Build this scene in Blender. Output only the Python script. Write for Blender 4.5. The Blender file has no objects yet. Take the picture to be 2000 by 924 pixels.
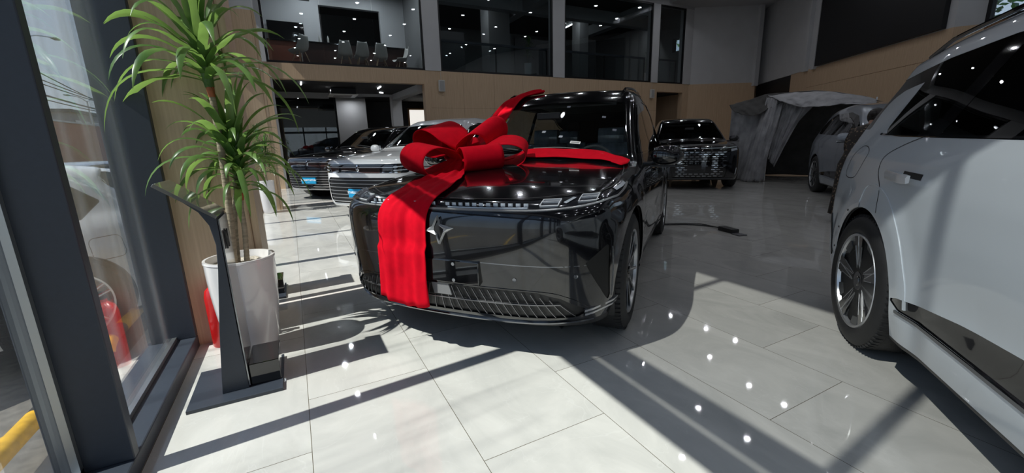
import bpy, bmesh, math, random
import numpy as np
from mathutils import Vector, Matrix
from math import sin, cos, pi, radians, hypot, sqrt

random.seed(7); RNG = np.random.default_rng(7)
SC = bpy.context.scene
COL = SC.collection

# ------------------------------------------------------------ camera, sky, sun, exposure
cam_d = bpy.data.cameras.new('camera'); cam = bpy.data.objects.new('camera', cam_d); COL.objects.link(cam)
cam_d.sensor_width = 36.0; cam_d.lens = 811.94 / 2000 * 36; cam_d.clip_start = 0.02; cam_d.clip_end = 500
def _cam(yaw, pitch, roll):
    cy, sy, cp, sp = cos(yaw), sin(yaw), cos(pitch), sin(pitch)
    f = Vector((-sy*cp, cy*cp, -sp)); r = Vector((cy, sy, 0)); u = r.cross(f)
    r2 = r*cos(roll) + u*sin(roll); u2 = -r*sin(roll) + u*cos(roll)
    return Matrix((r2, u2, -f)).transposed()
cam.matrix_world = Matrix.Translation((0, 0, 1.21)) @ _cam(-.474537, .223066, -.027366).to_4x4()
SC.camera = cam
SC.view_settings.view_transform = 'Standard'; SC.view_settings.look = 'None'
SC.view_settings.gamma = 1; SC.view_settings.use_curve_mapping = False
SC.view_settings.exposure = 0.25
W = bpy.data.worlds.new('sky'); SC.world = W; W.use_nodes = True
wn = W.node_tree.nodes; wl = W.node_tree.links
bg = wn['Background']
tc = wn.new('ShaderNodeTexCoord'); sep = wn.new('ShaderNodeSeparateXYZ'); ramp = wn.new('ShaderNodeValToRGB')
wl.new(tc.outputs['Generated'], sep.inputs[0]); wl.new(sep.outputs['Z'], ramp.inputs[0])
cr = ramp.color_ramp
cr.elements[0].position = 0.0; cr.elements[0].color = (.56, .62, .68, 1)
cr.elements[1].position = .75; cr.elements[1].color = (.42, .62, 1.0, 1)
e_ = cr.elements.new(.22); e_.color = (.50, .60, .76, 1)
wl.new(ramp.outputs[0], bg.inputs['Color']); bg.inputs['Strength'].default_value = 1.0
sun_d = bpy.data.lights.new('sun', 'SUN'); sun = bpy.data.objects.new('sun', sun_d); COL.objects.link(sun)
sun_d.energy = 6.6; sun_d.angle = radians(.55); sun_d.color = (1.0, .965, .90)
SUN_EL = radians(52); SUN_DIR = Vector((cos(SUN_EL)*.9968, cos(SUN_EL)*.080, -sin(SUN_EL)))
sun.rotation_euler = SUN_DIR.to_track_quat('-Z', 'Y').to_euler()
SC.cycles.max_bounces = 10; SC.cycles.transparent_max_bounces = 24; SC.cycles.diffuse_bounces = 4
SC.cycles.glossy_bounces = 5; SC.cycles.caustics_reflective = False; SC.cycles.caustics_refractive = False
SC.cycles.use_light_tree = True; SC.cycles.use_denoising = True; SC.cycles.sample_clamp_indirect = 6

# ------------------------------------------------------------ materials
def nmat(name):
    m = bpy.data.materials.new(name); m.use_nodes = True
    return m, m.node_tree.nodes, m.node_tree.links, m.node_tree.nodes['Principled BSDF']
def lin(c):
    return tuple(((v/255)/12.92 if v/255 <= .04045 else ((v/255+.055)/1.055)**2.4) for v in c)
def pbr(name, col, rough=.5, metal=0, coat=0, spec=.5, emit=None, es=1, noise=0, nscale=20, bump=0, sheen=0, coat_r=.02, nstretch=(1, 1, 1)):
    m, n, l, b = nmat(name)
    b.inputs['Base Color'].default_value = (*col, 1); b.inputs['Roughness'].default_value = rough
    b.inputs['Metallic'].default_value = metal; b.inputs['Coat Weight'].default_value = coat
    b.inputs['Coat Roughness'].default_value = coat_r
    b.inputs['Specular IOR Level'].default_value = spec; b.inputs['Sheen Weight'].default_value = sheen
    if emit: b.inputs['Emission Color'].default_value = (*emit, 1); b.inputs['Emission Strength'].default_value = es
    if noise or bump:
        t = n.new('ShaderNodeTexCoord'); mp = n.new('ShaderNodeMapping'); tx = n.new('ShaderNodeTexNoise')
        mp.inputs['Scale'].default_value = nstretch
        l.new(t.outputs['Object'], mp.inputs[0]); l.new(mp.outputs[0], tx.inputs['Vector'])
        tx.inputs['Scale'].default_value = nscale; tx.inputs['Detail'].default_value = 5
        if noise:
            r = n.new('ShaderNodeMapRange'); r.inputs[1].default_value = .3; r.inputs[2].default_value = .7
            r.inputs[3].default_value = 1-noise; r.inputs[4].default_value = 1+noise*.6
            mx = n.new('ShaderNodeVectorMath'); mx.operation = 'SCALE'; mx.inputs[0].default_value = col
            l.new(tx.outputs['Fac'], r.inputs[0]); l.new(r.outputs[0], mx.inputs['Scale']); l.new(mx.outputs[0], b.inputs['Base Color'])
        if bump:
            bp = n.new('ShaderNodeBump'); bp.inputs['Strength'].default_value = bump; bp.inputs['Distance'].default_value = .01
            l.new(tx.outputs['Fac'], bp.inputs['Height']); l.new(bp.outputs[0], b.inputs['Normal'])
    return m
def glass(name, tint=(.93, .96, .95), refl=1.0, rough=0.0, streak=0.0, streak_col=(.8, .8, .8), dscale=(1, 1, 1), haze=None):
    """thin pane: light passes straight through, mirror reflection by Fresnel"""
    m, n, l, b = nmat(name); n.remove(b); out = n['Material Output']
    tr = n.new('ShaderNodeBsdfTransparent'); tr.inputs[0].default_value = (*tint, 1)
    gl = n.new('ShaderNodeBsdfGlossy'); gl.inputs['Roughness'].default_value = rough; gl.inputs[0].default_value = (refl, refl, refl, 1)
    fr = n.new('ShaderNodeFresnel'); fr.inputs[0].default_value = 1.5
    geo = n.new('ShaderNodeNewGeometry'); mul = n.new('ShaderNodeMath'); mul.operation = 'MULTIPLY'; mul.inputs[1].default_value = 1.7
    # same Fresnel from both sides: flip the IOR where the back is seen
    mi = n.new('ShaderNodeMix'); mi.data_type = 'FLOAT'; mi.inputs[2].default_value = 1.5; mi.inputs[3].default_value = 1/1.5
    l.new(geo.outputs['Backfacing'], mi.inputs[0]); l.new(mi.outputs[0], fr.inputs[0])
    l.new(fr.outputs[0], mul.inputs[0]); mul.use_clamp = True
    mix = n.new('ShaderNodeMixShader'); l.new(mul.outputs[0], mix.inputs[0]); l.new(tr.outputs[0], mix.inputs[1]); l.new(gl.outputs[0], mix.inputs[2])
    last = mix
    if streak:  # pale stretched-noise streaks mixed in as diffuse colour
        df = n.new('ShaderNodeBsdfDiffuse'); df.inputs[0].default_value = (*streak_col, 1)
        t = n.new('ShaderNodeTexCoord'); mp = n.new('ShaderNodeMapping'); mp.inputs['Scale'].default_value = dscale
        tx = n.new('ShaderNodeTexNoise'); tx.inputs['Scale'].default_value = 3; tx.inputs['Detail'].default_value = 4
        l.new(t.outputs['Object'], mp.inputs[0]); l.new(mp.outputs[0], tx.inputs['Vector'])
        r = n.new('ShaderNodeMapRange'); r.inputs[1].default_value = .5; r.inputs[2].default_value = .72; r.inputs[4].default_value = streak
        r.inputs[3].default_value = streak*.08
        l.new(tx.outputs['Fac'], r.inputs[0])
        m2 = n.new('ShaderNodeMixShader'); l.new(r.outputs[0], m2.inputs[0]); l.new(last.outputs[0], m2.inputs[1]); l.new(df.outputs[0], m2.inputs[2])
        last = m2
    l.new(last.outputs[0], out.inputs['Surface'])
    return m

M = {}
M['steel_grey'] = pbr('anthracite_powder_coat', lin((52, 58, 68)), .45, noise=.06, nscale=60)
M['black_metal'] = pbr('black_metal', (.012, .012, .014), .35, .3)
M['alu'] = pbr('brushed_aluminium', (.42, .44, .45), .35, .9)
M['chrome'] = pbr('chrome', (.8, .82, .85), .08, 1)
M['darkchrome'] = pbr('dark_chrome', (.22, .23, .25), .15, 1)
M['satin'] = pbr('satin_silver', (.62, .63, .65), .28, .85)
M['wall_white'] = pbr('white_wall_paint', (.55, .56, .58), .75, noise=.04, nscale=2)
M['soffit'] = pbr('grey_plaster', (.42, .43, .45), .8)
M['ceil_black'] = pbr('black_ceiling', (.012, .012, .014), .7)
M['black_panel'] = pbr('black_led_screen', (.006, .006, .008), .5)
M['dark_wall'] = pbr('dark_grey_wall', (.06, .062, .068), .7, noise=.15, nscale=3)
M['mid_wall'] = pbr('mid_grey_wall', (.22, .225, .23), .7)
M['black_plastic'] = pbr('black_plastic', (.014, .014, .015), .45, noise=.1, nscale=50)
M['rubber'] = pbr('tyre_rubber', (.018, .018, .019), .62, noise=.15, nscale=40)
M['gloss_black'] = pbr('gloss_black_trim', (.006, .006, .007), .05, coat=1)
M['paint_black'] = pbr('black_car_paint', (.004, .0042, .006), .12, coat=1, coat_r=.005)
M['paint_white'] = pbr('pearl_white_car_paint', (.62, .67, .72), .3, coat=1, coat_r=.02)
M['paint_pure'] = pbr('bright_white_car_paint', (.80, .81, .83), .3, coat=1, coat_r=.02)
M['paint_silver'] = pbr('silver_grey_car_paint', (.33, .36, .41), .32, .35, coat=1, coat_r=.02)
M['red_fabric'] = pbr('red_flock_ribbon', (.60, .001, .014), .9, spec=.12, noise=.12, nscale=18, bump=.05)
M['seat_dark'] = pbr('dark_leather', (.02, .021, .024), .4)
M['seat_light'] = pbr('pale_leather', (.32, .31, .29), .5)
M['cover_film'] = pbr('crinkled_plastic_film', (.26, .31, .37), .15, spec=1.0, bump=1.0, nscale=9, noise=.5, nstretch=(1, 1, .35))
M['white_plastic'] = pbr('white_plastic', (.62, .62, .60), .35)
M['ceramic'] = pbr('white_glazed_ceramic', (.88, .85, .85), .18, coat=.8)
M['soil'] = pbr('gravel_soil', (.46, .41, .35), .95, noise=.5, nscale=60, bump=.6)
M['lamp_on'] = pbr('lit_downlight', (.9, .9, 1), .3, emit=(.86, .88, 1.0), es=7)
M['tube_on'] = pbr('lit_tube', (.9, .9, 1), .3, emit=(.9, .95, 1.0), es=4)
M['asphalt'] = pbr('asphalt', (.16, .145, .13), .9, noise=.35, nscale=14, bump=.2)
M['concrete'] = pbr('concrete_kerb', (.42, .40, .37), .85, noise=.15, nscale=9)
M['yellow'] = pbr('yellow_paint', (.75, .42, .02), .5, noise=.25, nscale=25)
M['black_paint'] = pbr('black_paint', (.03, .026, .022), .5, noise=.3, nscale=25)
M['line_yellow'] = pbr('yellow_road_paint', (.68, .43, .08), .8, noise=.3, nscale=20)
M['red_render'] = pbr('red_brown_wall_render', (.30, .12, .085), .9, noise=.1, nscale=.6)
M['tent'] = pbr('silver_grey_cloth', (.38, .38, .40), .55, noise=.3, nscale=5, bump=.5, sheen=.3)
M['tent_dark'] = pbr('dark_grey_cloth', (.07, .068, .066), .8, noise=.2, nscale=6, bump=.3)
M['plate_blue'] = pbr('blue_show_plate', (.015, .27, .52), .35)
M['white_ink'] = pbr('white_lettering', (.85, .87, .88), .4)
M['lens'] = glass('lamp_lens', (.75, .8, .85), 1)
M['clear'] = glass('window_glass', (.94, .96, .96), 1, streak=.10, dscale=(1, .9, .12))
M['clear_streak_faint'] = glass('streaked_window_glass', (.93, .96, .96), 1, streak=.22, streak_col=(.75, .77, .78), dscale=(1, 1.5, .10))  # fainter painted streaks of the same kind
M['clear_top'] = glass('tinted_upper_glass', (.53, .545, .545), 1)
M['clear_streak'] = glass('reflection_streak_glass', (.94, .97, .97), 1, streak=.26, streak_col=(.80, .82, .84), dscale=(1, 2.2, .07))  # painted pale streaks standing for a sunlit column's reflection
M['clear_in'] = glass('interior_glass', (.80, .84, .85), 1.0)
M['windscreen'] = glass('windscreen_glass', (.86, .90, .88), 1)
M['tint'] = glass('tinted_glass', (.008, .009, .010), 1)
M['semi_tint'] = glass('light_tint_glass', (.35, .38, .38), 1)
M['lamp_dark'] = pbr('lamp_housing', (.02, .022, .028), .12, .4, coat=1)
M['lamp_glass'] = pbr('crystal_lamp', (.62, .68, .76), .15, .15, coat=1)
M['lamp_frame'] = pbr('pale_lamp_frame', (.72, .74, .78), .3)
M['red_lamp'] = pbr('red_tail_lamp', (.35, .01, .01), .1, coat=1)
M['red_paint'] = pbr('red_enamel', (.55, .012, .012), .25, coat=.6)
M['skin'] = pbr('skin', (.42, .23, .16), .5)
M['hair'] = pbr('dark_hair', (.012, .009, .008), .45)
M['terracotta'] = pbr('terracotta_board', (.24, .075, .045), .5)
M['counter'] = pbr('dark_bar_counter', (.05, .022, .018), .3)
M['blue_film'] = pbr('blue_protective_film', (.02, .10, .35), .4)
M['sticker_y'] = pbr('yellow_sticker', (.80, .72, .03), .5)
M['sticker_w'] = pbr('pale_blue_sticker', (.55, .75, .72), .5)
M['paper'] = pbr('white_paper_label', (.8, .8, .8), .6)
M['ink'] = pbr('black_ink', (.02, .02, .02), .6)
M['leafbg'] = None

def wood(name, c1, c2, rough=.5):
    m, n, l, b = nmat(name)
    t = n.new('ShaderNodeTexCoord'); mp = n.new('ShaderNodeMapping'); mp.inputs['Scale'].default_value = (45, 45, 1.2)
    tx = n.new('ShaderNodeTexNoise'); tx.inputs['Scale'].default_value = 1.6; tx.inputs['Detail'].default_value = 6
    l.new(t.outputs['Object'], mp.inputs[0]); l.new(mp.outputs[0], tx.inputs['Vector'])
    r = n.new('ShaderNodeValToRGB'); r.color_ramp.elements[0].position = .3; r.color_ramp.elements[1].position = .72
    r.color_ramp.elements[0].color = (*c1, 1); r.color_ramp.elements[1].color = (*c2, 1)
    l.new(tx.outputs['Fac'], r.inputs[0]); l.new(r.outputs[0], b.inputs['Base Color'])
    b.inputs['Roughness'].default_value = rough
    return m
M['wood'] = wood('oak_laminate', lin((196, 168, 138)), lin((214, 188, 158)))
M['wood_dark'] = wood('dark_oak_laminate', lin((120, 90, 66)), lin((140, 108, 80)))  # darker oak tone for joints, a window frame and a band

def floor_mat():
    m, n, l, b = nmat('polished_grey_tiles')
    geo = n.new('ShaderNodeNewGeometry'); sx = n.new('ShaderNodeSeparateXYZ'); l.new(geo.outputs['Position'], sx.inputs[0])
    def mth(op, a, c=None, v=None):
        q = n.new('ShaderNodeMath'); q.operation = op
        if hasattr(a, 'links'): l.new(a, q.inputs[0])
        else: q.inputs[0].default_value = a
        if c is not None:
            if hasattr(c, 'links'): l.new(c, q.inputs[1])
            else: q.inputs[1].default_value = c
        if v is not None: q.inputs[2].default_value = v
        return q.outputs[0]
    P, Q = .5935, 1.197
    u = mth('DIVIDE', mth('ADD', sx.outputs['X'], .077), P)
    col = mth('FLOOR', u); fu = mth('SUBTRACT', u, col)
    sh = mth('MULTIPLY', col, .4033)
    v = mth('DIVIDE', mth('SUBTRACT', mth('SUBTRACT', sx.outputs['Y'], .892), sh), Q)
    row = mth('FLOOR', v); fv = mth('SUBTRACT', v, row)
    def edge(f, w):
        d = mth('MINIMUM', f, mth('SUBTRACT', 1.0, f)); return mth('LESS_THAN', d, w)
    line = mth('MAXIMUM', edge(fu, .0014/P), edge(fv, .0014/Q))
    tid = mth('ADD', mth('MULTIPLY', col, 7.31), mth('MULTIPLY', row, 3.77))
    cmb = n.new('ShaderNodeCombineXYZ'); l.new(sx.outputs['X'], cmb.inputs[0]); l.new(mth('MULTIPLY', sx.outputs['Y'], .55), cmb.inputs[1]); l.new(tid, cmb.inputs[2])
    n1 = n.new('ShaderNodeTexNoise'); n1.inputs['Scale'].default_value = 2.6; n1.inputs['Detail'].default_value = 7; n1.inputs['Roughness'].default_value = .62; n1.inputs['Distortion'].default_value = 1.2
    l.new(cmb.outputs[0], n1.inputs['Vector'])
    r = n.new('ShaderNodeValToRGB'); l.new(n1.outputs['Fac'], r.inputs[0])
    r.color_ramp.elements[0].position = .28; r.color_ramp.elements[0].color = (*lin((182, 181, 177)), 1)
    r.color_ramp.elements[1].position = .72; r.color_ramp.elements[1].color = (*lin((208, 206, 201)), 1)
    # pale veins
    n2 = n.new('ShaderNodeTexNoise'); n2.inputs['Scale'].default_value = 1.7; n2.inputs['Detail'].default_value = 4; n2.inputs['Distortion'].default_value = 2.5
    l.new(cmb.outputs[0], n2.inputs['Vector'])
    vein = mth('LESS_THAN', mth('ABSOLUTE', mth('SUBTRACT', n2.outputs['Fac'], .5)), .0035)
    mxv = n.new('ShaderNodeMix'); mxv.data_type = 'RGBA'; l.new(mth('MULTIPLY', vein, .12), mxv.inputs[0]); l.new(r.outputs[0], mxv.inputs[6]); mxv.inputs[7].default_value = (.75, .75, .73, 1)
    mx = n.new('ShaderNodeMix'); mx.data_type = 'RGBA'; l.new(line, mx.inputs[0]); l.new(mxv.outputs[2], mx.inputs[6]); mx.inputs[7].default_value = (.13, .11, .08, 1)
    l.new(mx.outputs[2], b.inputs['Base Color'])
    rr = n.new('ShaderNodeMapRange'); l.new(n1.outputs['Fac'], rr.inputs[0]); rr.inputs[3].default_value = .022; rr.inputs[4].default_value = .045
    l.new(rr.outputs[0], b.inputs['Roughness']); b.inputs['Specular IOR Level'].default_value = .5
    return m
M['floor'] = floor_mat()

# ------------------------------------------------------------ object helpers
def tag(o, label=None, cat=None, group=None, kind=None):
    if label: o['label'] = label
    if cat: o['category'] = cat
    if group: o['group'] = group
    if kind: o['kind'] = kind
    return o
def empty(name, loc=(0, 0, 0), rz=0, label=None, cat=None, group=None, kind=None):
    o = bpy.data.objects.new(name, None); COL.objects.link(o); o.location = loc; o.rotation_euler = (0, 0, rz); o.empty_display_size = .1
    return tag(o, label, cat, group, kind)
def link_mesh(name, me, mat, parent=None):
    if mat is not None:
        for mm in (mat if isinstance(mat, (list, tuple)) else [mat]): me.materials.append(mm)
    o = bpy.data.objects.new(name, me); COL.objects.link(o)
    if parent is not None: o.parent = parent
    return o
def copy_tree(o, parent=None):
    c = o.copy(); COL.objects.link(c)
    c.parent = parent
    if parent is not None: c.matrix_parent_inverse = o.matrix_parent_inverse.copy()
    for ch in list(o.children): copy_tree(ch, c)
    return c
class MB:
    def __init__(s): s.v = []; s.f = []; s.m = []; s.cur = 0
    def add(s, vs, fs):
        b = len(s.v); s.v += [tuple(p) for p in vs]; s.f += [tuple(i+b for i in f) for f in fs]; s.m += [s.cur]*len(fs); return s
    def mi(s, i): s.cur = i; return s
    def box(s, a, b, mat=None):
        (x0, y0, z0), (x1, y1, z1) = a, b
        vs = [(x0, y0, z0), (x1, y0, z0), (x1, y1, z0), (x0, y1, z0), (x0, y0, z1), (x1, y0, z1), (x1, y1, z1), (x0, y1, z1)]
        if mat is not None: vs = [tuple(mat @ Vector(p)) for p in vs]
        return s.add(vs, [(3, 2, 1, 0), (4, 5, 6, 7), (0, 1, 5, 4), (1, 2, 6, 5), (2, 3, 7, 6), (3, 0, 4, 7)])
    def prism(s, poly, lo, hi, axis='y', fn=None):
        """extrude 2-D polygon; axis is the extrusion axis"""
        def P(a, b, t):
            q = {'y': (a, t, b), 'x': (t, a, b), 'z': (a, b, t)}[axis]; return fn(q) if fn else q
        n = len(poly); vs = [P(a, b, lo) for a, b in poly] + [P(a, b, hi) for a, b in poly]
        fs = [tuple(range(n)), tuple(range(2*n-1, n-1, -1))] + [(i, i+n, (i+1) % n+n, (i+1) % n) for i in range(n)]
        return s.add(vs, fs)
    def tube(s, pts, r, seg=8, caps=True):
        pts = [Vector(p) for p in pts]; n = len(pts); rs = r if isinstance(r, (list, tuple)) else [r]*n
        vs = []; up = None
        for i, p in enumerate(pts):
            t = (pts[min(i+1, n-1)] - pts[max(i-1, 0)]).normalized()
            if up is None: up = Vector((0, 0, 1)) if abs(t.z) < .9 else Vector((1, 0, 0))
            a = t.cross(up).normalized(); b = t.cross(a).normalized(); up = -b if False else up
            for k in range(seg):
                w = 2*pi*k/seg; vs.append(p + a*(cos(w)*rs[i]) + b*(sin(w)*rs[i]))
        fs = []
        for i in range(n-1):
            for k in range(seg):
                k2 = (k+1) % seg; fs.append((i*seg+k, i*seg+k2, (i+1)*seg+k2, (i+1)*seg+k))
        if caps: fs += [tuple(range(seg-1, -1, -1)), tuple((n-1)*seg+k for k in range(seg))]
        return s.add(vs, fs)
    def lathe(s, prof, seg=32, mat=None, axis='z'):
        vs = []; n = len(prof)
        for r, h in prof:
            for k in range(seg):
                w = 2*pi*k/seg
                p = {'z': (r*cos(w), r*sin(w), h), 'y': (r*cos(w), h, r*sin(w)), 'x': (h, r*cos(w), r*sin(w))}[axis]
                vs.append(tuple(mat @ Vector(p)) if mat is not None else p)
        fs = [(i*seg+k, i*seg+(k+1) % seg, (i+1)*seg+(k+1) % seg, (i+1)*seg+k) for i in range(n-1) for k in range(seg)]
        if prof[0][0] > 1e-5: fs.append(tuple(range(seg-1, -1, -1)))
        if prof[-1][0] > 1e-5: fs.append(tuple((n-1)*seg+k for k in range(seg)))
        return s.add(vs, fs)
    def grid(s, P, closed_u=False, closed_v=False):
        nu, nv = len(P), len(P[0]); vs = [p for row in P for p in row]; fs = []
        for i in range(nu - (0 if closed_u else 1)):
            for j in range(nv - (0 if closed_v else 1)):
                i2, j2 = (i+1) % nu, (j+1) % nv; fs.append((i*nv+j, i*nv+j2, i2*nv+j2, i2*nv+j))
        return s.add(vs, fs)
    def build(s, name, mat, parent=None, smooth=False, bevel=0, solid=0, subsurf=0, weld=False, angle=35):
        me = bpy.data.meshes.new(name); me.from_pydata(s.v, [], s.f)
        o = link_mesh(name, me, mat, parent)
        if any(s.m): me.polygons.foreach_set('material_index', s.m)
        bm = bmesh.new(); bm.from_mesh(me)
        if weld: bmesh.ops.remove_doubles(bm, verts=bm.verts, dist=1e-5)
        bmesh.ops.recalc_face_normals(bm, faces=bm.faces)
        bm.to_mesh(me); bm.free()
        if smooth:
            me.polygons.foreach_set('use_smooth', [True]*len(me.polygons))
            if angle: me.set_sharp_from_angle(angle=radians(angle))
        if solid:
            q = o.modifiers.new('solid', 'SOLIDIFY'); q.thickness = solid; q.offset = 0
        if bevel:
            q = o.modifiers.new('bevel', 'BEVEL'); q.width = bevel; q.segments = 2; q.limit_method = 'ANGLE'; q.angle_limit = radians(40)
        if subsurf:
            q = o.modifiers.new('sub', 'SUBSURF'); q.levels = subsurf; q.render_levels = subsurf
        return o
def bez(ctrl, n):
    """Catmull-Rom through control points"""
    P = [Vector(c) for c in ctrl]; P = [P[0]*2-P[1]] + P + [P[-1]*2-P[-2]]; out = []
    m = len(P)-3
    for i in range(n):
        t = i/(n-1)*m; k = min(int(t), m-1); t -= k; a, b, c, d = P[k:k+4]
        out.append(.5*((2*b)+(c-a)*t+(2*a-5*b+4*c-d)*t*t+(3*b-a-3*c+d)*t**3))
    return out

def text_mesh(c, name, mat, parent):
    t = bpy.data.objects.new('tmp', c); COL.objects.link(t); bpy.context.view_layer.update()
    me = bpy.data.meshes.new_from_object(t.evaluated_get(bpy.context.evaluated_depsgraph_get())); bpy.data.objects.remove(t)
    me.materials.clear(); return link_mesh(name, me, mat, parent)
# ============================================================ THE SETTING
def struct(name, mb, mat, parent=None, **k):
    o = mb.build(name, mat, parent, **k)
    if parent is None: o['kind'] = 'structure'
    return o
FY = 14.6                      # facade plane of the two-storey part
struct('floor', MB().box((-.70, -8, -.12), (30, 24, 0)), M['floor'])
struct('ground', MB().box((-60, -30, -.56), (-.92, 110, -.36)), M['asphalt'])
struct('trim_kerb', MB().box((-.96, -8, -.37), (-.70, 30, -.001)), M['concrete'])
# left glazed wall ------------------------------------------------------
XI, XO = -.67, -.89
def mullion(parent, y, z1, z0=.075): MB().box((XO, y-.025, z0), (XI, y+.025, z1)).build('mullion', M['steel_grey'], parent, bevel=.004)
def glazed(idx, y0, y1, ys, mats, bead=True):
    w = empty('window_%d' % idx, (0, 0, 0), kind='structure')
    MB().box((XO-.03, y0, 0), (XI, y1, .075)).build('sill', M['steel_grey'], w, bevel=.006)
    MB().box((XO, y0, 5.2), (XI, y1, 5.32)).build('head', M['steel_grey'], w)
    MB().box((-.79, y0, 2.58), (-.77, y1, 2.768)).build('transom', M['steel_grey'], w)
    MB().box((-.79, y0, 2.818), (-.77, y1, 3.05)).build('transom', M['steel_grey'], w)
    for y in ys: mullion(w, y, 5.2)
    e = [y0] + [y for y in ys if y0+.03 < y < y1-.03] + [y1]
    for k in range(len(e)-1):
        a, b = e[k]+.026, e[k+1]-.026
        if b-a < .1: continue
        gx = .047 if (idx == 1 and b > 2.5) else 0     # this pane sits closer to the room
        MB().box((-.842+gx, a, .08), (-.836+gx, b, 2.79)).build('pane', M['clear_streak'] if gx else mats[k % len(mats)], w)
        MB().box((-.842, a, 2.80), (-.836, b, 5.19)).build('pane', M['clear_top'], w)
        if bead and b > 0:
            q = MB()
            for yy in (a, b-.022): q.box((-.835+gx, yy, .075), (-.812+gx, yy+.022, 2.58))
            q.box((-.835+gx, a, .075), (-.812+gx, b, .097)); q.build('glazing_bead', M['alu'], w)
glazed(1, -8, 3.10, [-7.08, -5.58, -4.08, -2.58, -1.08, .42, 1.90, 3.075], [M['clear_streak_faint']])
glazed(2, 3.60, 9.9, [3.65, 4.9, 6.38, 7.88, 9.38], [M['clear']])
glazed(3, 10.4, 14.5, [10.45, 11.0, 12.5, 14.0], [M['clear']], bead=False)
struct('wall_left', MB().box((-.95, -8, 5.32), (-.60, 14.6, 7.2)), M['wall_white'])
# timber clad pillars of the left wall ------------------------------------
def pillar(x1, y0, y1, zt, h=7.2):
    p = empty('wall_left_pillar', (0, 0, 0), kind='structure')
    MB().box((-.80, y0, 0), (x1-.05, y1, zt)).build('cladding', M['wood'], p)
    MB().box((x1-.05, y0+.002, 0), (x1, y1, zt)).build('edge_cladding', M['wood'], p)
    MB().box((-.665, y0+.01, zt), (x1-.01, y1-.01, h)).build('plaster', M['wall_white'], p)
    MB().box((x1-.043, y0-.001, 0), (x1-.038, y0+.002, zt)).build('joint', M['wood_dark'], p)
pillar(-.245, 3.10, 3.58, 7.1)
pillar(-.29, 9.55, 10.1, 3.69)
# two-storey facade: columns, timber band, glazed upper floor ---------------
fac = empty('wall_back', (0, 0, 0), kind='structure')
def fbox(name, a, b, mat): return MB().box(a, b).build(name, mat, fac)
fbox('timber_band', (-.3, FY, 3.22), (4.37, FY+.25, 3.66), M['wood'])
fbox('timber_jamb', (-.62, FY-.02, 0), (-.28, FY+.25, 3.66), M['wood'])
fbox('jamb_lining', (-.30, FY+.02, 0), (-.22, FY+.24, 3.22), M['wall_white'])
fbox('timber_wall', (4.37, FY, 0), (15.12, FY+.25, 3.66), M['wood'])
fbox('timber_band', (15.12, FY, 3.28), (17.15, FY+.25, 3.66), M['wood'])
fbox('timber_jamb', (16.78, FY, 0), (17.15, FY+.25, 3.28), M['wood'])
fbox('timber_edge', (4.30, FY-.03, 0), (4.50, FY+.26, 3.24), M['wood'])
q = MB()
for x in np.arange(5.72, 15.1, 1.21): q.box((x, FY-.0015, 0), (x+.006, FY+.01, 3.66))
for z in (1.22, 2.44): q.box((4.5, FY-.0012, z), (15.12, FY+.01, z+.006))
q.build('panel_joints', M['wood_dark'], fac)
for a, b in ((-.62, -.30), (4.37, 4.93), (9.50, 10.04), (14.70, 15.10), (16.72, 17.2)):
    fbox('column', (a, FY-.03, 3.66), (b, FY+.3, 7.0), M['wall_white'])
fbox('lintel', (-.62, FY-.04, 6.9), (17.2, FY+.3, 7.2), M['soffit'])
UP = [(-.30, 4.37), (4.93, 9.50), (10.04, 14.70), (15.10, 16.72)]
for k, (a, b) in enumerate(UP):
    w = empty('window_%d' % (4+k), (0, 0, 0), kind='structure')
    q = MB().box((a, FY, 3.66), (b, FY+.08, 3.72)).box((a, FY, 3.7), (a+.06, FY+.08, 6.9)).box((b-.06, FY, 3.7), (b, FY+.08, 6.9)).box((a, FY, 6.84), (b, FY+.08, 6.9))
    q.build('frame', M['black_metal'], w)
    n = 3 if b-a > 3 else 1; s = (b-a-.12)/n
    for i in range(n): MB().box((a+.06+i*s+.004, FY+.03, 3.72), (a+.06+(i+1)*s-.004, FY+.042, 6.84)).build('pane', M['clear_in'], w)
# mezzanine behind the glass -------------------------------------------
struct('floor_upper', MB().box((-.62, FY+.25, 3.30), (17.2, 24, 3.68)), M['dark_wall'])
struct('ceiling_upper', MB().box((-.62, FY+.3, 6.95), (17.2, 24, 7.1)), M['ceil_black'])
struct('wall_upper_back', MB().box((-.62, 21.6, 3.68), (17.2, 21.8, 6.95)), M['mid_wall'])
struct('wall_upper_partition', MB().box((4.70, 15.2, 3.68), (4.86, 21.6, 6.95)), M['mid_wall'])
struct('wall_upper_meeting', MB().box((-.6, 18.2, 3.68), (1.55, 18.4, 6.95)).box((1.55, 18.2, 6.35), (4.7, 18.4, 6.95)).box((3.75, 18.2, 3.68), (4.7, 18.4, 6.35)), M['wall_white'])
struct('wall_upper_dark', MB().box((4.9, 19.0, 3.68), (7.6, 19.1, 6.1)).box((10.2, 19.0, 3.68), (12.6, 19.1, 6.1)).box((13.2, 18.4, 3.68), (14.6, 18.5, 6.2)), M['dark_wall'])
struct('wall_upper_pier', MB().box((8.0, 17.2, 3.68), (9.0, 18.0, 6.95)).box((12.7, 17.2, 3.68), (13.2, 17.8, 6.95)), M['mid_wall'])
struct('trim_upper_beam', MB().box((4.9, 16.4, 6.45), (17.1, 16.8, 6.95)).box((9.2, 14.95, 6.5), (9.6, 19, 6.95)).box((14.4, 14.95, 6.5), (14.8, 19, 6.95)), M['soffit'])
rw = MB().box((17.2, FY+.25, 3.68), (17.4, 15.0, 6.95)).box((17.2, 15.0, 3.68), (17.4, 15.7, 5.30)).box((17.2, 15.0, 5.85), (17.4, 15.7, 6.95)).box((17.2, 15.7, 3.68), (17.4, 21.8, 6.95))
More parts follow.
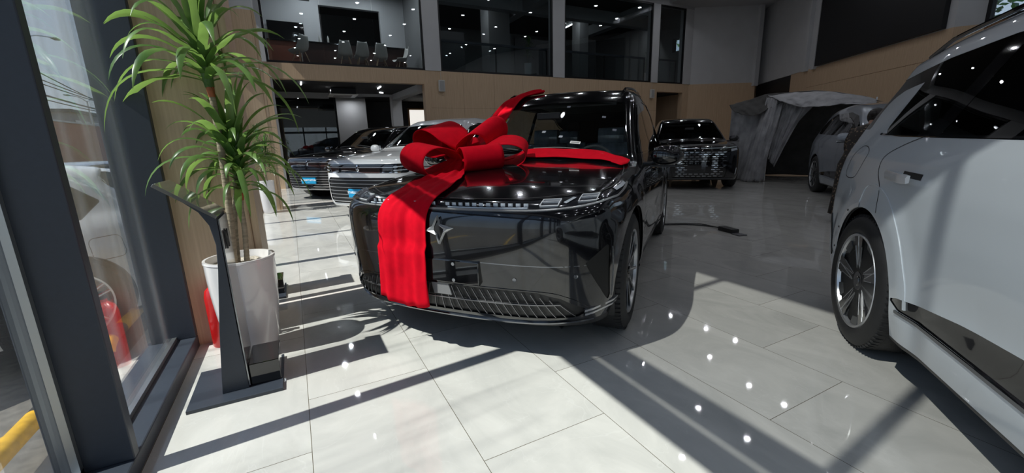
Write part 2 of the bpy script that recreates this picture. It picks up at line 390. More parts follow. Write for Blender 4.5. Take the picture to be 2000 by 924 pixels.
struct('wall_upper_right', rw, M['mid_wall']); struct('wall_upper_left', MB().box((-.72, FY+.25, 3.68), (-.62, 21.8, 6.95)), M['mid_wall'])
wf = empty('window_8', (0, 0, 0), kind='structure')
MB().box((17.18, 14.98, 5.27), (17.42, 15.0, 5.88)).box((17.18, 15.7, 5.27), (17.42, 15.72, 5.88)).box((17.18, 14.98, 5.27), (17.42, 15.72, 5.30)).box((17.18, 14.98, 5.85), (17.42, 15.72, 5.88)).build('frame', M['black_metal'], wf)
MB().box((17.30, 15.0, 5.30), (17.305, 15.7, 5.85)).build('pane', M['clear_in'], wf)
# ground-floor rooms seen through the openings ------------------------------
struct('wall_showroom_back', MB().box((-.7, 21.2, 0), (8.5, 21.4, 3.3)), M['dark_wall'])
struct('wall_showroom_left', MB().box((-.75, 14.85, 0), (-.62, 21.2, 3.3)), M['wood'])
struct('wall_showroom_right', MB().box((8.4, 14.9, 0), (8.5, 21.2, 3.3)), M['dark_wall'])
struct('wall_showroom_panel', MB().box((1.95, 19.8, 0), (3.15, 20.05, 3.28)), M['wall_white'])
struct('wall_showroom_column', MB().box((3.95, 18.2, 0), (4.35, 18.6, 3.3)), M['wall_white'])
struct('ceiling_showroom', MB().box((-.7, FY+.25, 3.24), (8.5, 21.4, 3.29)), M['ceil_black'])
struct('trim_showroom_beam', MB().box((-.6, 18.1, 3.04), (1.55, 18.28, 3.24)).box((1.55, 18.1, 3.14), (8.4, 18.15, 3.24)), M['soffit'])
bmx = MB(); bmx.prism([(3.95, 18.1), (4.3, 18.1), (4.45, 14.9), (4.15, 14.9)], 3.02, 3.24, 'z'); struct('trim_showroom_brace', bmx, M['soffit'])
lw = empty('window_9', (0, 0, 0), kind='structure')
MB().box((5.25, 20.9, 2.0), (6.35, 20.98, 2.95)).build('frame', M['wood_dark'], lw)
MB().box((5.33, 20.88, 2.08), (6.27, 20.9, 2.87)).build('lit_blind', pbr('backlit_blind', (.8, .78, .72), .8, emit=(.95, .92, .86), es=.75), lw)
gl = empty('window_10', (0, 0, 0), kind='structure')
MB().box((-.55, 19.9, 0), (1.9, 19.92, 3.1)).build('pane', M['clear_in'], gl)
MB().box((1.88, 19.86, 0), (1.95, 19.96, 3.24)).build('frame', M['black_metal'], gl)
struct('wall_passage', MB().box((15.1, 16.6, 0), (17.1, 16.7, 3.28)), M['mid_wall'])
struct('ceiling_passage', MB().box((15.0, FY+.25, 3.26), (17.1, 16.7, 3.30)), M['ceil_black'])
struct('wall_passage_side', MB().box((17.05, FY+.25, 0), (17.15, 16.7, 3.28)).box((14.95, FY+.25, 0), (15.1, 16.7, 3.28)), M['wood'])
# right-hand walls -------------------------------------------------------
def wallseg(name, p, q, z0, z1, mat, th=.25, off=0.0):
    d = Vector((q[0]-p[0], q[1]-p[1], 0)).normalized(); n = Vector((-d.y, d.x, 0))   # n points away from the room centre when p->q runs clockwise
    a = [(p[0]-n.x*off, p[1]-n.y*off), (q[0]-n.x*off, q[1]-n.y*off), (q[0]+n.x*th, q[1]+n.y*th), (p[0]+n.x*th, p[1]+n.y*th)]
    mb = MB(); mb.prism(a, z0, z1, 'z'); return struct(name, mb, mat)
A0, A1, A2 = (17.1, 14.66), (19.9, 13.1), (20.75, 13.6)
D0, D1 = (18.23, 9.9), (14.7, 4.75)
wallseg('wall_right_timber', A0, A1, 0, 3.66, M['wood'])
wallseg('wall_right_upper', A0, A1, 3.66, 7.0, M['wall_white'])
wallseg('wall_right_timber_recess', (19.8, 13.2), (23.4, 14.6), 0, 7.2, M['wood'])
wallseg('wall_right_corner_upper', (19.85, 13.12), (23.3, 14.5), 3.64, 7.2, M['wall_white'])
def onD(t): return (D0[0]+(D1[0]-D0[0])*t, D0[1]+(D1[1]-D0[1])*t)
wallseg('wall_right_timber_return', onD(-.65), onD(-.20), 0, 2.9, M['wood'])
wallseg('wall_right_timber_middle', onD(-.20), onD(0), 0, 3.66, M['wood'])
wallseg('wall_right_timber_long', onD(0), onD(1), 0, 3.66, M['wood'])
wallseg('wall_right_dark_opening', onD(-.72), onD(-.20), 2.9, 3.62, M['black_panel'], th=.22)
wallseg('wall_right_upper_middle', onD(-.72), onD(0), 3.64, 7.2, M['wall_white'])
wallseg('wall_right_upper_long', onD(0), onD(1), 3.66, 7.2, M['wall_white'])
wallseg('trim_column_edge', onD(-.03), onD(.0), 3.6, 7.2, M['wall_white'], off=.14)
wallseg('trim_column_edge_second', onD(.055), onD(.085), 3.6, 7.2, M['wall_white'], off=.10)
wallseg('trim_corner_pipe', (19.75, 13.14), (19.98, 13.1), 3.5, 7.2, M['wall_white'], off=.1)
wallseg('trim_panel_joint', onD(.0), onD(1), 2.98, 2.99, M['wood_dark'], off=.003)
D2 = (15.05, 4.32); D3 = (12.9, .6)
wallseg('wall_right_pier_timber', D1, D2, 0, 3.66, M['wood'])
wallseg('wall_right_pier_upper', D1, D2, 3.66, 7.2, M['wall_white'])
wallseg('wall_right_window_band', D2, D3, 3.15, 3.66, M['wood_dark'])
wallseg('wall_right_window_base', D2, D3, 0, 2.0, M['wood'])
wallseg('wall_right_window_head', D2, D3, 5.6, 7.2, M['wall_white'])
for nm, z0, z1 in (('window_11', 2.0, 3.15), ('window_12', 3.66, 5.6)):
    d = Vector((D3[0]-D2[0], D3[1]-D2[1], 0)); L = d.length; d.normalize(); ang = math.atan2(d.y, d.x)
    w = empty(nm, (D2[0], D2[1], 0), ang, kind='structure')
    MB().box((0, -.02, z0), (.1, .08, z1)).box((L-.1, -.02, z0), (L, .08, z1)).box((0, -.02, z0), (L, .08, z0+.08)).box((0, -.02, z1-.08), (L, .08, z1)).box((L/2-.04, -.02, z0), (L/2+.04, .08, z1)).build('frame', M['black_metal'], w)
    MB().box((.1, .02, z0+.08), (L-.1, .03, z1-.08)).build('pane', M['clear_in'], w)
wallseg('wall_right_near', D3, (12.9, -8), 0, 7.2, M['wall_white'])
struct('wall_rear', MB().box((-.9, -8.2, 3.2), (13, -8, 7.2)).box((7.5, -8.2, 0), (13, -8, 3.2)), M['wall_white'])
wr = empty('window_13', (0, 0, 0), kind='structure')
q = MB()
for x in (-.8, 1.3, 3.4, 5.5, 7.4): q.box((x, -8.15, 0), (x+.12, -8.0, 3.2))
q.box((-.8, -8.15, 2.6), (7.5, -8.0, 2.8)).box((-.8, -8.15, 0), (7.5, -8, .12)); q.build('frame', M['steel_grey'], wr)
MB().box((-.8, -8.08, .1), (7.5, -8.07, 3.2)).build('pane', M['clear'], wr)
struct('ceiling', MB().box((-.95, -8.2, 7.2), (24, 15, 7.35)), M['ceil_black'])
struct('trim_ceiling_soffit', MB().box((15.6, 11.0, 7.0), (22, 14.6, 7.2)), M['soffit'])
# the black video screen on the right wall
def diagbox(name, t0, t1, z0, z1, off, th, mat, parent=None):
    p, q_ = onD(t0), onD(t1); d = Vector((q_[0]-p[0], q_[1]-p[1], 0)).normalized(); n = Vector((-d.y, d.x, 0))
    a = [(p[0]-n.x*off, p[1]-n.y*off), (q_[0]-n.x*off, q_[1]-n.y*off), (q_[0]-n.x*(off-th), q_[1]-n.y*(off-th)), (p[0]-n.x*(off-th), p[1]-n.y*(off-th))]
    mb = MB(); mb.prism(a, z0, z1, 'z'); return mb.build(name, mat, parent)
tag(diagbox('video_screen', .10, .965, 3.68, 6.9, .12, .119, M['black_panel']), 'huge black video screen on the right wall above the timber cladding', 'screen')

# recessed downlights: each one is a fitting with its own lamp
dl = None; k_ = 0
spots_ = [(x+.2*(i % 2), y) for x in (1.0, 3.3, 5.7, 8.1) for i, y in enumerate(np.arange(-6.0, 14.2, 2.5))]+[(10.4, -5.2), (10.4, -2.4), (10.4, .6), (10.45, 3.4), (12.6, 3.0), (10.46, 6.10), (10.45, 7.72), (12.92, 6.49), (12.98, 7.70), (13.50, 9.66), (10.9, 10.6), (11.0, 13.2), (15.58, 10.03), (15.50, 11.39), (15.29, 13.2), (13.2, 12.6), (16.9, 12.4)]
for x, y in spots_:
    if 1:
        if dl is None:
            dl = empty('downlight', (x, y, 7.2)); MB().lathe([(.075, -.001), (.10, -.012), (.112, -.008), (.115, 0)], 20).build('trim_ring', M['white_plastic'], dl, smooth=True)
            MB().lathe([(0, -.006), (.075, -.006), (.075, -.002)], 20).build('diffuser', M['lamp_on'], dl)
            la = bpy.data.lights.new('downlight_lamp', 'AREA'); la.shape = 'DISK'; la.size = .12; la.energy = 4.2; la.color = (.93, .95, 1.0); lo_ = bpy.data.objects.new('lamp', la); COL.objects.link(lo_); lo_.parent = dl; lo_.location = (0, 0, -.02)
            d_ = dl
        else: d_ = copy_tree(dl)
        d_.location = (float(x), float(y), 7.2)
        tag(d_, 'round recessed downlight in the black hall ceiling', 'ceiling light', 'downlights in the hall ceiling')
# ============================================================ CAR BODY ENGINE
def smax(a, b, k):
    h = np.maximum(k-np.abs(a-b), 0)/k
    return np.maximum(a, b)+h*h*k*.25
def smooth_table(pts, lo, hi, sig, n=600):
    pts = sorted(pts); xs = np.linspace(lo-3*sig, hi+3*sig, n); ys = np.interp(xs, [p[0] for p in pts], [p[1] for p in pts])
    # linear extrapolation at the ends
    s0 = (pts[1][1]-pts[0][1])/(pts[1][0]-pts[0][0]); s1 = (pts[-1][1]-pts[-2][1])/(pts[-1][0]-pts[-2][0])
    ys = np.where(xs < pts[0][0], pts[0][1]+s0*(xs-pts[0][0]), ys); ys = np.where(xs > pts[-1][0], pts[-1][1]+s1*(xs-pts[-1][0]), ys)
    dx = xs[1]-xs[0]; m = int(3*sig/dx)+1; k = np.exp(-.5*(np.arange(-m, m+1)*dx/sig)**2); k /= k.sum()
    yp = np.concatenate([ys[0]+(np.arange(-m, 0))*(ys[1]-ys[0]), ys, ys[-1]+np.arange(1, m+1)*(ys[-1]-ys[-2])])
    ys = np.convolve(yp, k, 'valid')
    return xs, ys
class Tab:
    def __init__(s, pts, sig, pad=.6):
        s.x, s.y = smooth_table(pts, min(p[0] for p in pts)-pad, max(p[0] for p in pts)+pad, sig)
        s.g = np.gradient(s.y, s.x)
    def __call__(s, x): return np.interp(x, s.x, s.y)
    def d(s, x): return np.interp(x, s.x, s.g)
def poly_sdf(px, pz, poly):
    """signed distance to a closed polygon (negative inside)"""
    P = np.array(poly, float); Q = np.roll(P, -1, 0); d = np.full(px.shape, 1e9); ins = np.zeros(px.shape, bool)
    for (ax, az), (bx, bz) in zip(P, Q):
        ex, ez = bx-ax, bz-az; wx, wz = px-ax, pz-az
        t = np.clip((wx*ex+wz*ez)/(ex*ex+ez*ez+1e-12), 0, 1)
        d = np.minimum(d, (wx-ex*t)**2+(wz-ez*t)**2)
        c = ((az <= pz) & (bz > pz)) | ((bz <= pz) & (az > pz))
        with np.errstate(divide='ignore', invalid='ignore'): xi = ax+(pz-az)*(ex)/(ez if abs(ez) > 1e-12 else 1e-12)
        ins ^= c & (px < xi)
    d = np.sqrt(d); return np.where(ins, -d, d)
def pline_d(px, pz, pts):
    d = np.full(px.shape, 1e9)
    for (ax, az), (bx, bz) in zip(pts[:-1], pts[1:]):
        ex, ez = bx-ax, bz-az; wx, wz = px-ax, pz-az
        t = np.clip((wx*ex+wz*ez)/(ex*ex+ez*ez+1e-12), 0, 1)
        d = np.minimum(d, (wx-ex*t)**2+(wz-ez*t)**2)
    return np.sqrt(d)
class Body:
    """closed car skin: side, top, nose and tail height fields blended smoothly. x forward (front axle x=0), y left, z up"""
    def __init__(s, P):
        s.P = P; s.WB = P['wb']
        s.Wt = Tab(P['side'], P.get('side_sig', .03)); s.Zt = Tab(P['top'], P.get('top_sig', .06)); s.Ft = Tab(P['nose'], .04); s.Rt = Tab(P['tail'], .04)
        s.plan = Tab(P['plan'], .12)
    def Wd(s, x, z):
        w = s.Wt(z)+s.plan(x)*np.clip(1-.0*z, 0, 1)
        up = np.clip((z-1.05)/.6, 0, 1)
        w = w - up*s.P.get('roof_taper', .10)*np.clip((-2.0-x)/2.0, 0, 1.2)**1.5
        w = w - up*s.P.get('front_taper', .03)*np.clip((x+1.9)/1.2, 0, 1.5)**2
        for xa in (0.0, -s.WB):
            r = np.sqrt((x-xa)**2+(z-.37)**2); t = np.clip((.66-r)/.16, 0, 1); w = w+s.P.get('flare', .018)*t*t*(3-2*t)*np.clip((1.0-z)/.2, 0, 1)
        mid = np.clip((.62-abs(x+s.WB*.5)/1.6), 0, .3)/.3
        w = w - s.P.get('scoop', .022)*np.exp(-((z-.52)/.13)**2)*mid
        w = w + s.P.get('shoulder', .0)*np.exp(-((z-.93)/.05)**2)
        return w
    def F(s, x, y, z):
        P = s.P; ay = np.abs(y); ays = np.sqrt(y*y+1e-4)
        side = (ay-s.Wd(x, z))
        cw = P.get('cw', .16); xx = x+cw*ay*ay*np.clip((-x+.1)/.5, 0, 1)*np.clip((2.2+x)/.8, 0, 1)
        g = s.Zt.d(xx); top = (z-(s.Zt(xx)-P.get('crown', .055)*ay*ay))/np.sqrt(1+g*g)
        bulge = P.get('hood_bulge', 0)
        if bulge: top = top - bulge*np.exp(-((ay-.62)/.10)**2)*np.clip((x+.6)/.5, 0, 1)
        a = np.minimum(ays/.98, 1.3)
        nf = (x-(s.Ft(z)-P.get('nose_b', .13)*a*a-P.get('nose_c', .40)*a**P.get('nose_p', 7)))
        gg = P.get('nose_b', .13)*2*a+P.get('nose_c', .40)*P.get('nose_p', 7)*a**(P.get('nose_p', 7)-1)
        nf = nf/np.sqrt(1+gg*gg*.9+s.Ft.d(z)**2)
        rr = ((s.Rt(z)+.10*a*a+.26*a**7)-x); rg = .2*a+1.82*a**6; rr = rr/np.sqrt(1+rg*rg+s.Rt.d(z)**2)
        kt = P.get('k_hood', .10)+(P.get('k_roof', .09)-P.get('k_hood', .10))*np.clip((-x-.3)/.5, 0, 1)
        f = smax(side, top, kt); f = smax(f, nf, P.get('k_nose', .07)); f = smax(f, rr, P.get('k_tail', .08))
        f = smax(f, P.get('zb', .2)+.12*np.clip((abs(x+s.WB/2)-s.WB/2-.42)/.5, 0, 1)*P.get('kick', .3)-z, .03)
        return f
    def grad(s, p, e=.0015):
        x, y, z = p[:, 0], p[:, 1], p[:, 2]
        return np.stack([s.F(x+e, y, z)-s.F(x-e, y, z), s.F(x, y+e, z)-s.F(x, y-e, z), s.F(x, y, z+e)-s.F(x, y, z-e)], 1)/(2*e)
    def project(s, p, n=3):
        for _ in range(n):
            g = s.grad(p); f = s.F(p[:, 0], p[:, 1], p[:, 2]); p = p-(np.clip(f/(g*g).sum(1), -.03, .03))[:, None]*g
        return p
    def normal(s, p):
        g = s.grad(np.atleast_2d(p)); return g/np.linalg.norm(g, axis=1)[:, None]
    def hit(s, o, d, tmax=3.0, n=400):
        """first surface point along rays o + t d  (arrays n x 3)"""
        o = np.atleast_2d(o).astype(float); d = np.atleast_2d(d).astype(float); T = np.linspace(0, tmax, n); out = []
        for oo, dd in zip(o, d):
            p = oo+dd*T[:, None]; f = s.F(p[:, 0], p[:, 1], p[:, 2]); k = np.argmax(f < 0)
            if k == 0: out.append([np.nan]*3); continue
            a, b = T[k-1], T[k]
            for _ in range(18):
                m = (a+b)/2; q = oo+dd*m
                if s.F(q[0], q[1], q[2]) < 0: b = m
                else: a = m
            out.append(oo+dd*(a+b)/2)
        return np.array(out)
    def front(s, y, z): return s.hit([[1.6, y, z]], [[-1, 0, 0]])[0]
    def rear(s, y, z): return s.hit([[-5.2, y, z]], [[1, 0, 0]])[0]
    def sidep(s, x, z, sg=1): return s.hit([[x, sg*1.4, z]], [[0, -sg, 0]], 1.4)[0]
    def topp(s, x, y): return s.hit([[x, y, 2.3]], [[0, 0, -1]], 2.2)[0]
    def mesh(s, h):
        lo = np.array([-s.WB-1.45, -1.12, .1]); hi = np.array([1.15, 1.12, 2.05])
        ax = [np.arange(lo[i], hi[i]+h, h) for i in range(3)]
        ax[1] = ax[1]-ax[1].mean()
        X, Y, Z = np.meshgrid(*ax, indexing='ij'); V = s.F(X, Y, Z).astype(np.float32); del X, Y, Z
        ins = V < 0; n = [len(a) for a in ax]
        cnt = np.zeros((n[0]-1, n[1]-1, n[2]-1), np.int8)
        cor = [(i, j, k) for i in (0, 1) for j in (0, 1) for k in (0, 1)]
        for i, j, k in cor: cnt += ins[i:n[0]-1+i, j:n[1]-1+j, k:n[2]-1+k]
        act = (cnt > 0) & (cnt < 8); I, J, K = np.nonzero(act); m = len(I)
        idx = -np.ones(act.shape, np.int64); idx[I, J, K] = np.arange(m)
        val = {c: V[I+c[0], J+c[1], K+c[2]] for c in cor}; Pp = np.zeros((m, 3)); C = np.zeros(m)
        for a in cor:
            for d in range(3):
                if a[d] == 1: continue
                b = list(a); b[d] = 1; b = tuple(b); va, vb = val[a], val[b]; mk = (va < 0) != (vb < 0)
                t = np.where(mk, va/np.where(mk, va-vb, 1), 0)
                p = np.zeros((m, 3)); p[:] = a; p[:, d] += t; Pp[mk] += p[mk]; C[mk] += 1
        Pp = Pp/C[:, None]; Pp = np.stack([ax[0][I], ax[1][J], ax[2][K]], 1)+Pp*h
        tris = []
        for d in range(3):
            sl0 = [slice(None)]*3; sl1 = [slice(None)]*3; sl0[d] = slice(0, n[d]-1); sl1[d] = slice(1, n[d])
            A, B = ins[tuple(sl0)], ins[tuple(sl1)]; ch = A != B; i, j, k = np.nonzero(ch)
            o = [e for e in range(3) if e != d]; c = np.stack([i, j, k], 1)
            ok = np.ones(len(i), bool)
            for e in o: ok &= (c[:, e] > 0) & (c[:, e] < n[e]-1)
            c = c[ok]; flip = A[ch][ok]
            def cell(da, db):
                q = c.copy(); q[:, o[0]] -= da; q[:, o[1]] -= db; return idx[q[:, 0], q[:, 1], q[:, 2]]
            q = np.stack([cell(1, 1), cell(0, 1), cell(0, 0), cell(1, 0)], 1)
            if d == 1: flip = ~flip
            q[~flip] = q[~flip][:, ::-1]; tris += [q[:, [0, 1, 2]], q[:, [0, 2, 3]]]
        return s.project(Pp, 4), np.concatenate(tris)
def split(V, T, fn, proj=None):
    """cut the triangle mesh along fn(V)=0 -> V, T_inside(fn<0), T_outside"""
    used = np.unique(T); d = np.full(len(V), 1.0); d[used] = fn(V[used]); d[np.abs(d) < 1e-6] = 1e-6
    s = d[T] < 0; c = s.sum(1)
    Tin, Tout = [T[c == 3]], [T[c == 0]]
    M1, M2 = T[c == 1], T[c == 2]
    if len(M1)+len(M2) == 0: return V, Tin[0], Tout[0]
    def rot(Tm, lone):
        k = np.argmax(lone, 1); return np.stack([Tm[np.arange(len(Tm)), (k+i) % 3] for i in range(3)], 1)
    R = np.concatenate([rot(M1, s[c == 1]), rot(M2, ~s[c == 2])]); isin = np.concatenate([np.ones(len(M1), bool), np.zeros(len(M2), bool)])
    E = np.concatenate([R[:, [0, 1]], R[:, [0, 2]]]); Es = np.sort(E, 1); key = Es[:, 0].astype(np.int64)*len(V)+Es[:, 1]
    uk, inv = np.unique(key, return_inverse=True); a, b = uk//len(V), uk % len(V)
    da, db = d[a], d[b]; t = da/(da-db); pa, pb = V[a], V[b]
    lo_, hi_ = np.zeros(len(t)), np.ones(len(t))
    for _ in range(7):
        p = pa+(pb-pa)*t[:, None]; dm = fn(p); same = (dm < 0) == (da < 0)
        lo_ = np.where(same, t, lo_); hi_ = np.where(same, hi_, t); t = (lo_+hi_)/2
    p = pa+(pb-pa)*t[:, None]
    if proj is not None: p = proj(p, 2)
    n0 = len(V); V2 = np.concatenate([V, p]); e1 = n0+inv[:len(R)]; e2 = n0+inv[len(R):]
    lone = np.stack([R[:, 0], e1, e2], 1); q1 = np.stack([e1, R[:, 1], R[:, 2]], 1); q2 = np.stack([e1, R[:, 2], e2], 1)
    Tin += [lone[isin], q1[~isin], q2[~isin]]; Tout += [lone[~isin], q1[isin], q2[isin]]
    return V2, np.concatenate(Tin), np.concatenate(Tout)
def skin_obj(name, body, V, T, mat, parent, push=0.0, nrm=True):
    if len(T) == 0: return None
    u, inv = np.unique(T, return_inverse=True); v = V[u]; t = inv.reshape(T.shape)
    ar = np.linalg.norm(np.cross(v[t[:, 1]]-v[t[:, 0]], v[t[:, 2]]-v[t[:, 0]]), axis=1); t = t[ar > 1e-9]
    N = body.normal(v)
    if push: v = v+N*push
    me = bpy.data.meshes.new(name); me.vertices.add(len(v)); me.vertices.foreach_set('co', v.astype(np.float32).ravel())
    me.loops.add(len(t)*3); me.loops.foreach_set('vertex_index', t.astype(np.int32).ravel()); me.polygons.add(len(t))
    me.polygons.foreach_set('loop_start', np.arange(0, len(t)*3, 3, dtype=np.int32)); me.polygons.foreach_set('loop_total', np.full(len(t), 3, np.int32))
    me.polygons.foreach_set('use_smooth', np.ones(len(t), bool)); me.update(calc_edges=True); me.validate()
    if nrm: me.normals_split_custom_set_from_vertices(N.tolist())
    return link_mesh(name, me, mat, parent)
def strip(body, pts, width, lift=.001, mb=None, thick=0, wfun=None, closed=False, back=.004):
    """band of constant width laid along points on the skin; thick>0 gives it a raised box section"""
    mb = mb or MB(); P = np.array(pts, float); P = body.project(P, 2) if not closed else P; N = body.normal(P); n = len(P); L, R, L2, R2 = [], [], [], []
    for i in range(n):
        a = P[(i+1) % n] if closed else P[min(i+1, n-1)]; b = P[(i-1) % n] if closed else P[max(i-1, 0)]
        t = a-b; t = t/(np.linalg.norm(t)+1e-9); c = np.cross(N[i], t); c /= (np.linalg.norm(c)+1e-9); w = (wfun(i/(n-1)) if wfun else 1)*width/2
        q = P[i]+N[i]*(lift+thick); L.append(q+c*w); R.append(q-c*w); q = P[i]-N[i]*back if thick else q; L2.append(q+c*w); R2.append(q-c*w)
    if thick: mb.grid([L2, L, R, R2] if not closed else [L2+[L2[0]], L+[L[0]], R+[R[0]], R2+[R2[0]]])
    else: mb.grid([L, R])
    return mb
def fpts(body, yz, n=30):
    """points on the nose from (y,z) control points"""
    C = bez([(0, a, b) for a, b in yz], n) if len(yz) > 2 else [Vector((0, yz[0][0]+(yz[1][0]-yz[0][0])*i/(n-1), yz[0][1]+(yz[1][1]-yz[0][1])*i/(n-1))) for i in range(n)]
    H = body.hit([[1.6, c.y, c.z] for c in C], [[-1, 0, 0]]*len(C)); return [h for h in H if not np.isnan(h[0])]
def spts(body, xz, sg=1, n=30, curve=True):
    if curve and len(xz) > 2: C = bez([(a, 0, b) for a, b in xz], n)
    else:
        C = []
        for (a, b), (c, d) in zip(xz[:-1], xz[1:]):
            k = max(2, int(hypot(c-a, d-b)/.03)); C += [Vector((a+(c-a)*i/k, 0, b+(d-b)*i/k)) for i in range(k)]
        C.append(Vector((xz[-1][0], 0, xz[-1][1])))
    H = body.hit([[c.x, sg*1.4, c.z] for c in C], [[0, -sg, 0]]*len(C), 1.4); return [h for h in H if not np.isnan(h[0])]
def tpts(body, xy, n=30):
    C = bez([(a, b, 0) for a, b in xy], n) if len(xy) > 2 else [Vector((xy[0][0]+(xy[1][0]-xy[0][0])*i/(n-1), xy[0][1]+(xy[1][1]-xy[0][1])*i/(n-1), 0)) for i in range(n)]
    H = body.hit([[c.x, c.y, 2.3] for c in C], [[0, 0, -1]]*len(C), 2.2); return [h for h in H if not np.isnan(h[0])]

# ------------------------------------------------------------ wheels
def wheel(parent, x, sg, style, detail=2, r=.38, y=.985, red=False):
    """tyre (part) with rim, spokes and hub as sub-parts; outer face towards sg*y"""
    rr = .272; w = .245; seg = 64 if detail == 2 else 36
    Y = lambda d: sg*(y-d)           # depth measured inwards from the outer face
    prof = [(rr-.004, .03), (rr+.004, .012), (rr+.03, .0), (r-.045, .004), (r-.018, .018), (r-.004, .035), (r, .06), (r, w-.06), (r-.01, w-.02), (r-.05, w), (rr, w-.02)]
    mb = MB(); mb.lathe([(a, Y(d)) for a, d in prof], seg, axis='y')
    if detail == 2:
        for dd in (.075, .12, .165): mb.lathe([(r+.0005, Y(dd-.004)), (r-.008, Y(dd)), (r+.0005, Y(dd+.004))], seg, axis='y')
        for k in range(72):
            a = 2*pi*k/72; c, s_ = cos(a), sin(a)
            for d0, d1 in ((.022, .066), (.178, .215)):
                mb.box((-.0015, 0, r-.012), (.0015, 1, r+.0012), Matrix(((c, 0, s_, 0), (0, (Y(d1)-Y(d0)), 0, Y(d0)), (-s_, 0, c, 0), (0, 0, 0, 1))))
    t = mb.build('wheel', M['rubber'], parent, smooth=True, angle=50); t.location = (x, 0, r)
    mb = MB(); mb.lathe([(rr-.002, Y(.034)), (rr+.004, Y(.018)), (rr-.002, Y(.008)), (rr-.014, Y(.012)), (rr-.02, Y(.03))], seg, axis='y')
    mb.build('rim_lip', M['satin'] if style != 'plain' else M['alu'], t, smooth=True)
    mb = MB(); mb.lathe([(rr-.018, Y(.03)), (rr-.024, Y(.10)), (rr-.03, Y(w-.03))], seg, axis='y')
    mb.lathe([(.0, Y(.125)), (.19, Y(.125)), (.19, Y(.135)), (0, Y(.135))], seg, axis='y'); mb.build('rim_barrel', M['black_plastic'], t, smooth=True)
    if style in ('turbine', 'blade', 'plain', 'multi'):
        n = {'turbine': 5, 'blade': 5, 'plain': 5, 'multi': 10}[style]
        dark, edge, plate = MB(), MB(), MB()
        def rib(mbx, a, r0, r1, o0, o1, w0, w1, d0, d1, th):
            """bar from radius r0 to r1, tangentially offset o0..o1"""
            c, s_ = cos(a), sin(a)
            def pt(rad, tan, dep): return (rad*c-tan*s_, Y(dep), rad*s_+tan*c)
            vs = [pt(r0, o0-w0, d0), pt(r0, o0+w0, d0), pt(r1, o1+w1, d1), pt(r1, o1-w1, d1)]
            vs += [pt(r0, o0-w0, d0+th), pt(r0, o0+w0, d0+th), pt(r1, o1+w1, d1+th), pt(r1, o1-w1, d1+th)]
            mbx.add(vs, [(0, 1, 2, 3), (7, 6, 5, 4), (0, 4, 5, 1), (1, 5, 6, 2), (2, 6, 7, 3), (3, 7, 4, 0)])
        for k in range(n):
            a = 2*pi*k/n+.2
            if style == 'turbine':
                rib(dark, a, .04, .255, .024, .036, .016, .026, .034, .014, .03)
                rib(edge, a, .05, .256, .041, .063, .0018, .0022, .031, .0115, .004); rib(edge, a, .06, .20, .007, .010, .0016, .0018, .031, .018, .004)
                rib(dark, a+.63, .05, .255, -.012, -.07, .015, .024, .034, .014, .03)
                rib(edge, a+.63, .06, .256, -.028, -.096, .0018, .0022, .031, .0115, .004); rib(edge, a+.63, .07, .20, .004, -.036, .0016, .0018, .031, .018, .004)
                rib(plate, a+.30, .10, .257, .0, .0, .012, .055, .044, .022, .008)
                rib(plate, a+.95, .12, .257, .0, .0, .010, .045, .044, .022, .008)
            elif style == 'blade':
                for o, sgn in ((.016, 1), (-.016, -1)):
                    rib(dark, a, .04, .255, o, o*2.2, .010, .011, .034, .014, .03); rib(edge, a, .05, .256, o, o*2.3, .0045, .005, .0315, .0115, .004)
                rib(plate, a+pi/5, .12, .257, 0, 0, .012, .04, .045, .022, .008)
            elif style == 'multi':
                rib(dark, a, .04, .255, 0, .0, .012, .012, .034, .014, .03); rib(edge, a, .06, .256, .0, .0, .004, .006, .0315, .0115, .004)
            else:
                rib(dark, a, .03, .26, 0, 0, .035, .028, .034, .014, .03)
        dm = M['red_paint'] if red else M['gloss_black']
        dark.lathe([(0, Y(.028)), (.052, Y(.028)), (.062, Y(.036)), (.062, Y(.07)), (0, Y(.07))], 28, axis='y')
        dark.build('spokes', dm if style != 'plain' else M['satin'], t)
        if edge.v: edge.build('machined_edges', M['satin'], t)
        if plate.v: plate.build('aero_plates', M['red_paint'] if red else pbr_cache('aero_grey', (.11, .115, .12), .3, .6), t)
        MB().lathe([(0, Y(.022)), (.026, Y(.022)), (.030, Y(.028)), (.030, Y(.03))], 24, axis='y').build('hub_cap', M['gloss_black'], t, smooth=True)
    return t
_pc = {}
def pbr_cache(name, *a, **k):
    if name not in _pc: _pc[name] = pbr(name, *a, **k)
    return _pc[name]
def rrect(x0, z0, x1, z1, r, n=5):
    out = []
    for cx, cz, a0 in ((x1-r, z1-r, 0), (x0+r, z1-r, pi/2), (x0+r, z0+r, pi), (x1-r, z0+r, 3*pi/2)):
        out += [(cx+r*cos(a0+pi/2*i/n), cz+r*sin(a0+pi/2*i/n)) for i in range(n+1)]
    return out
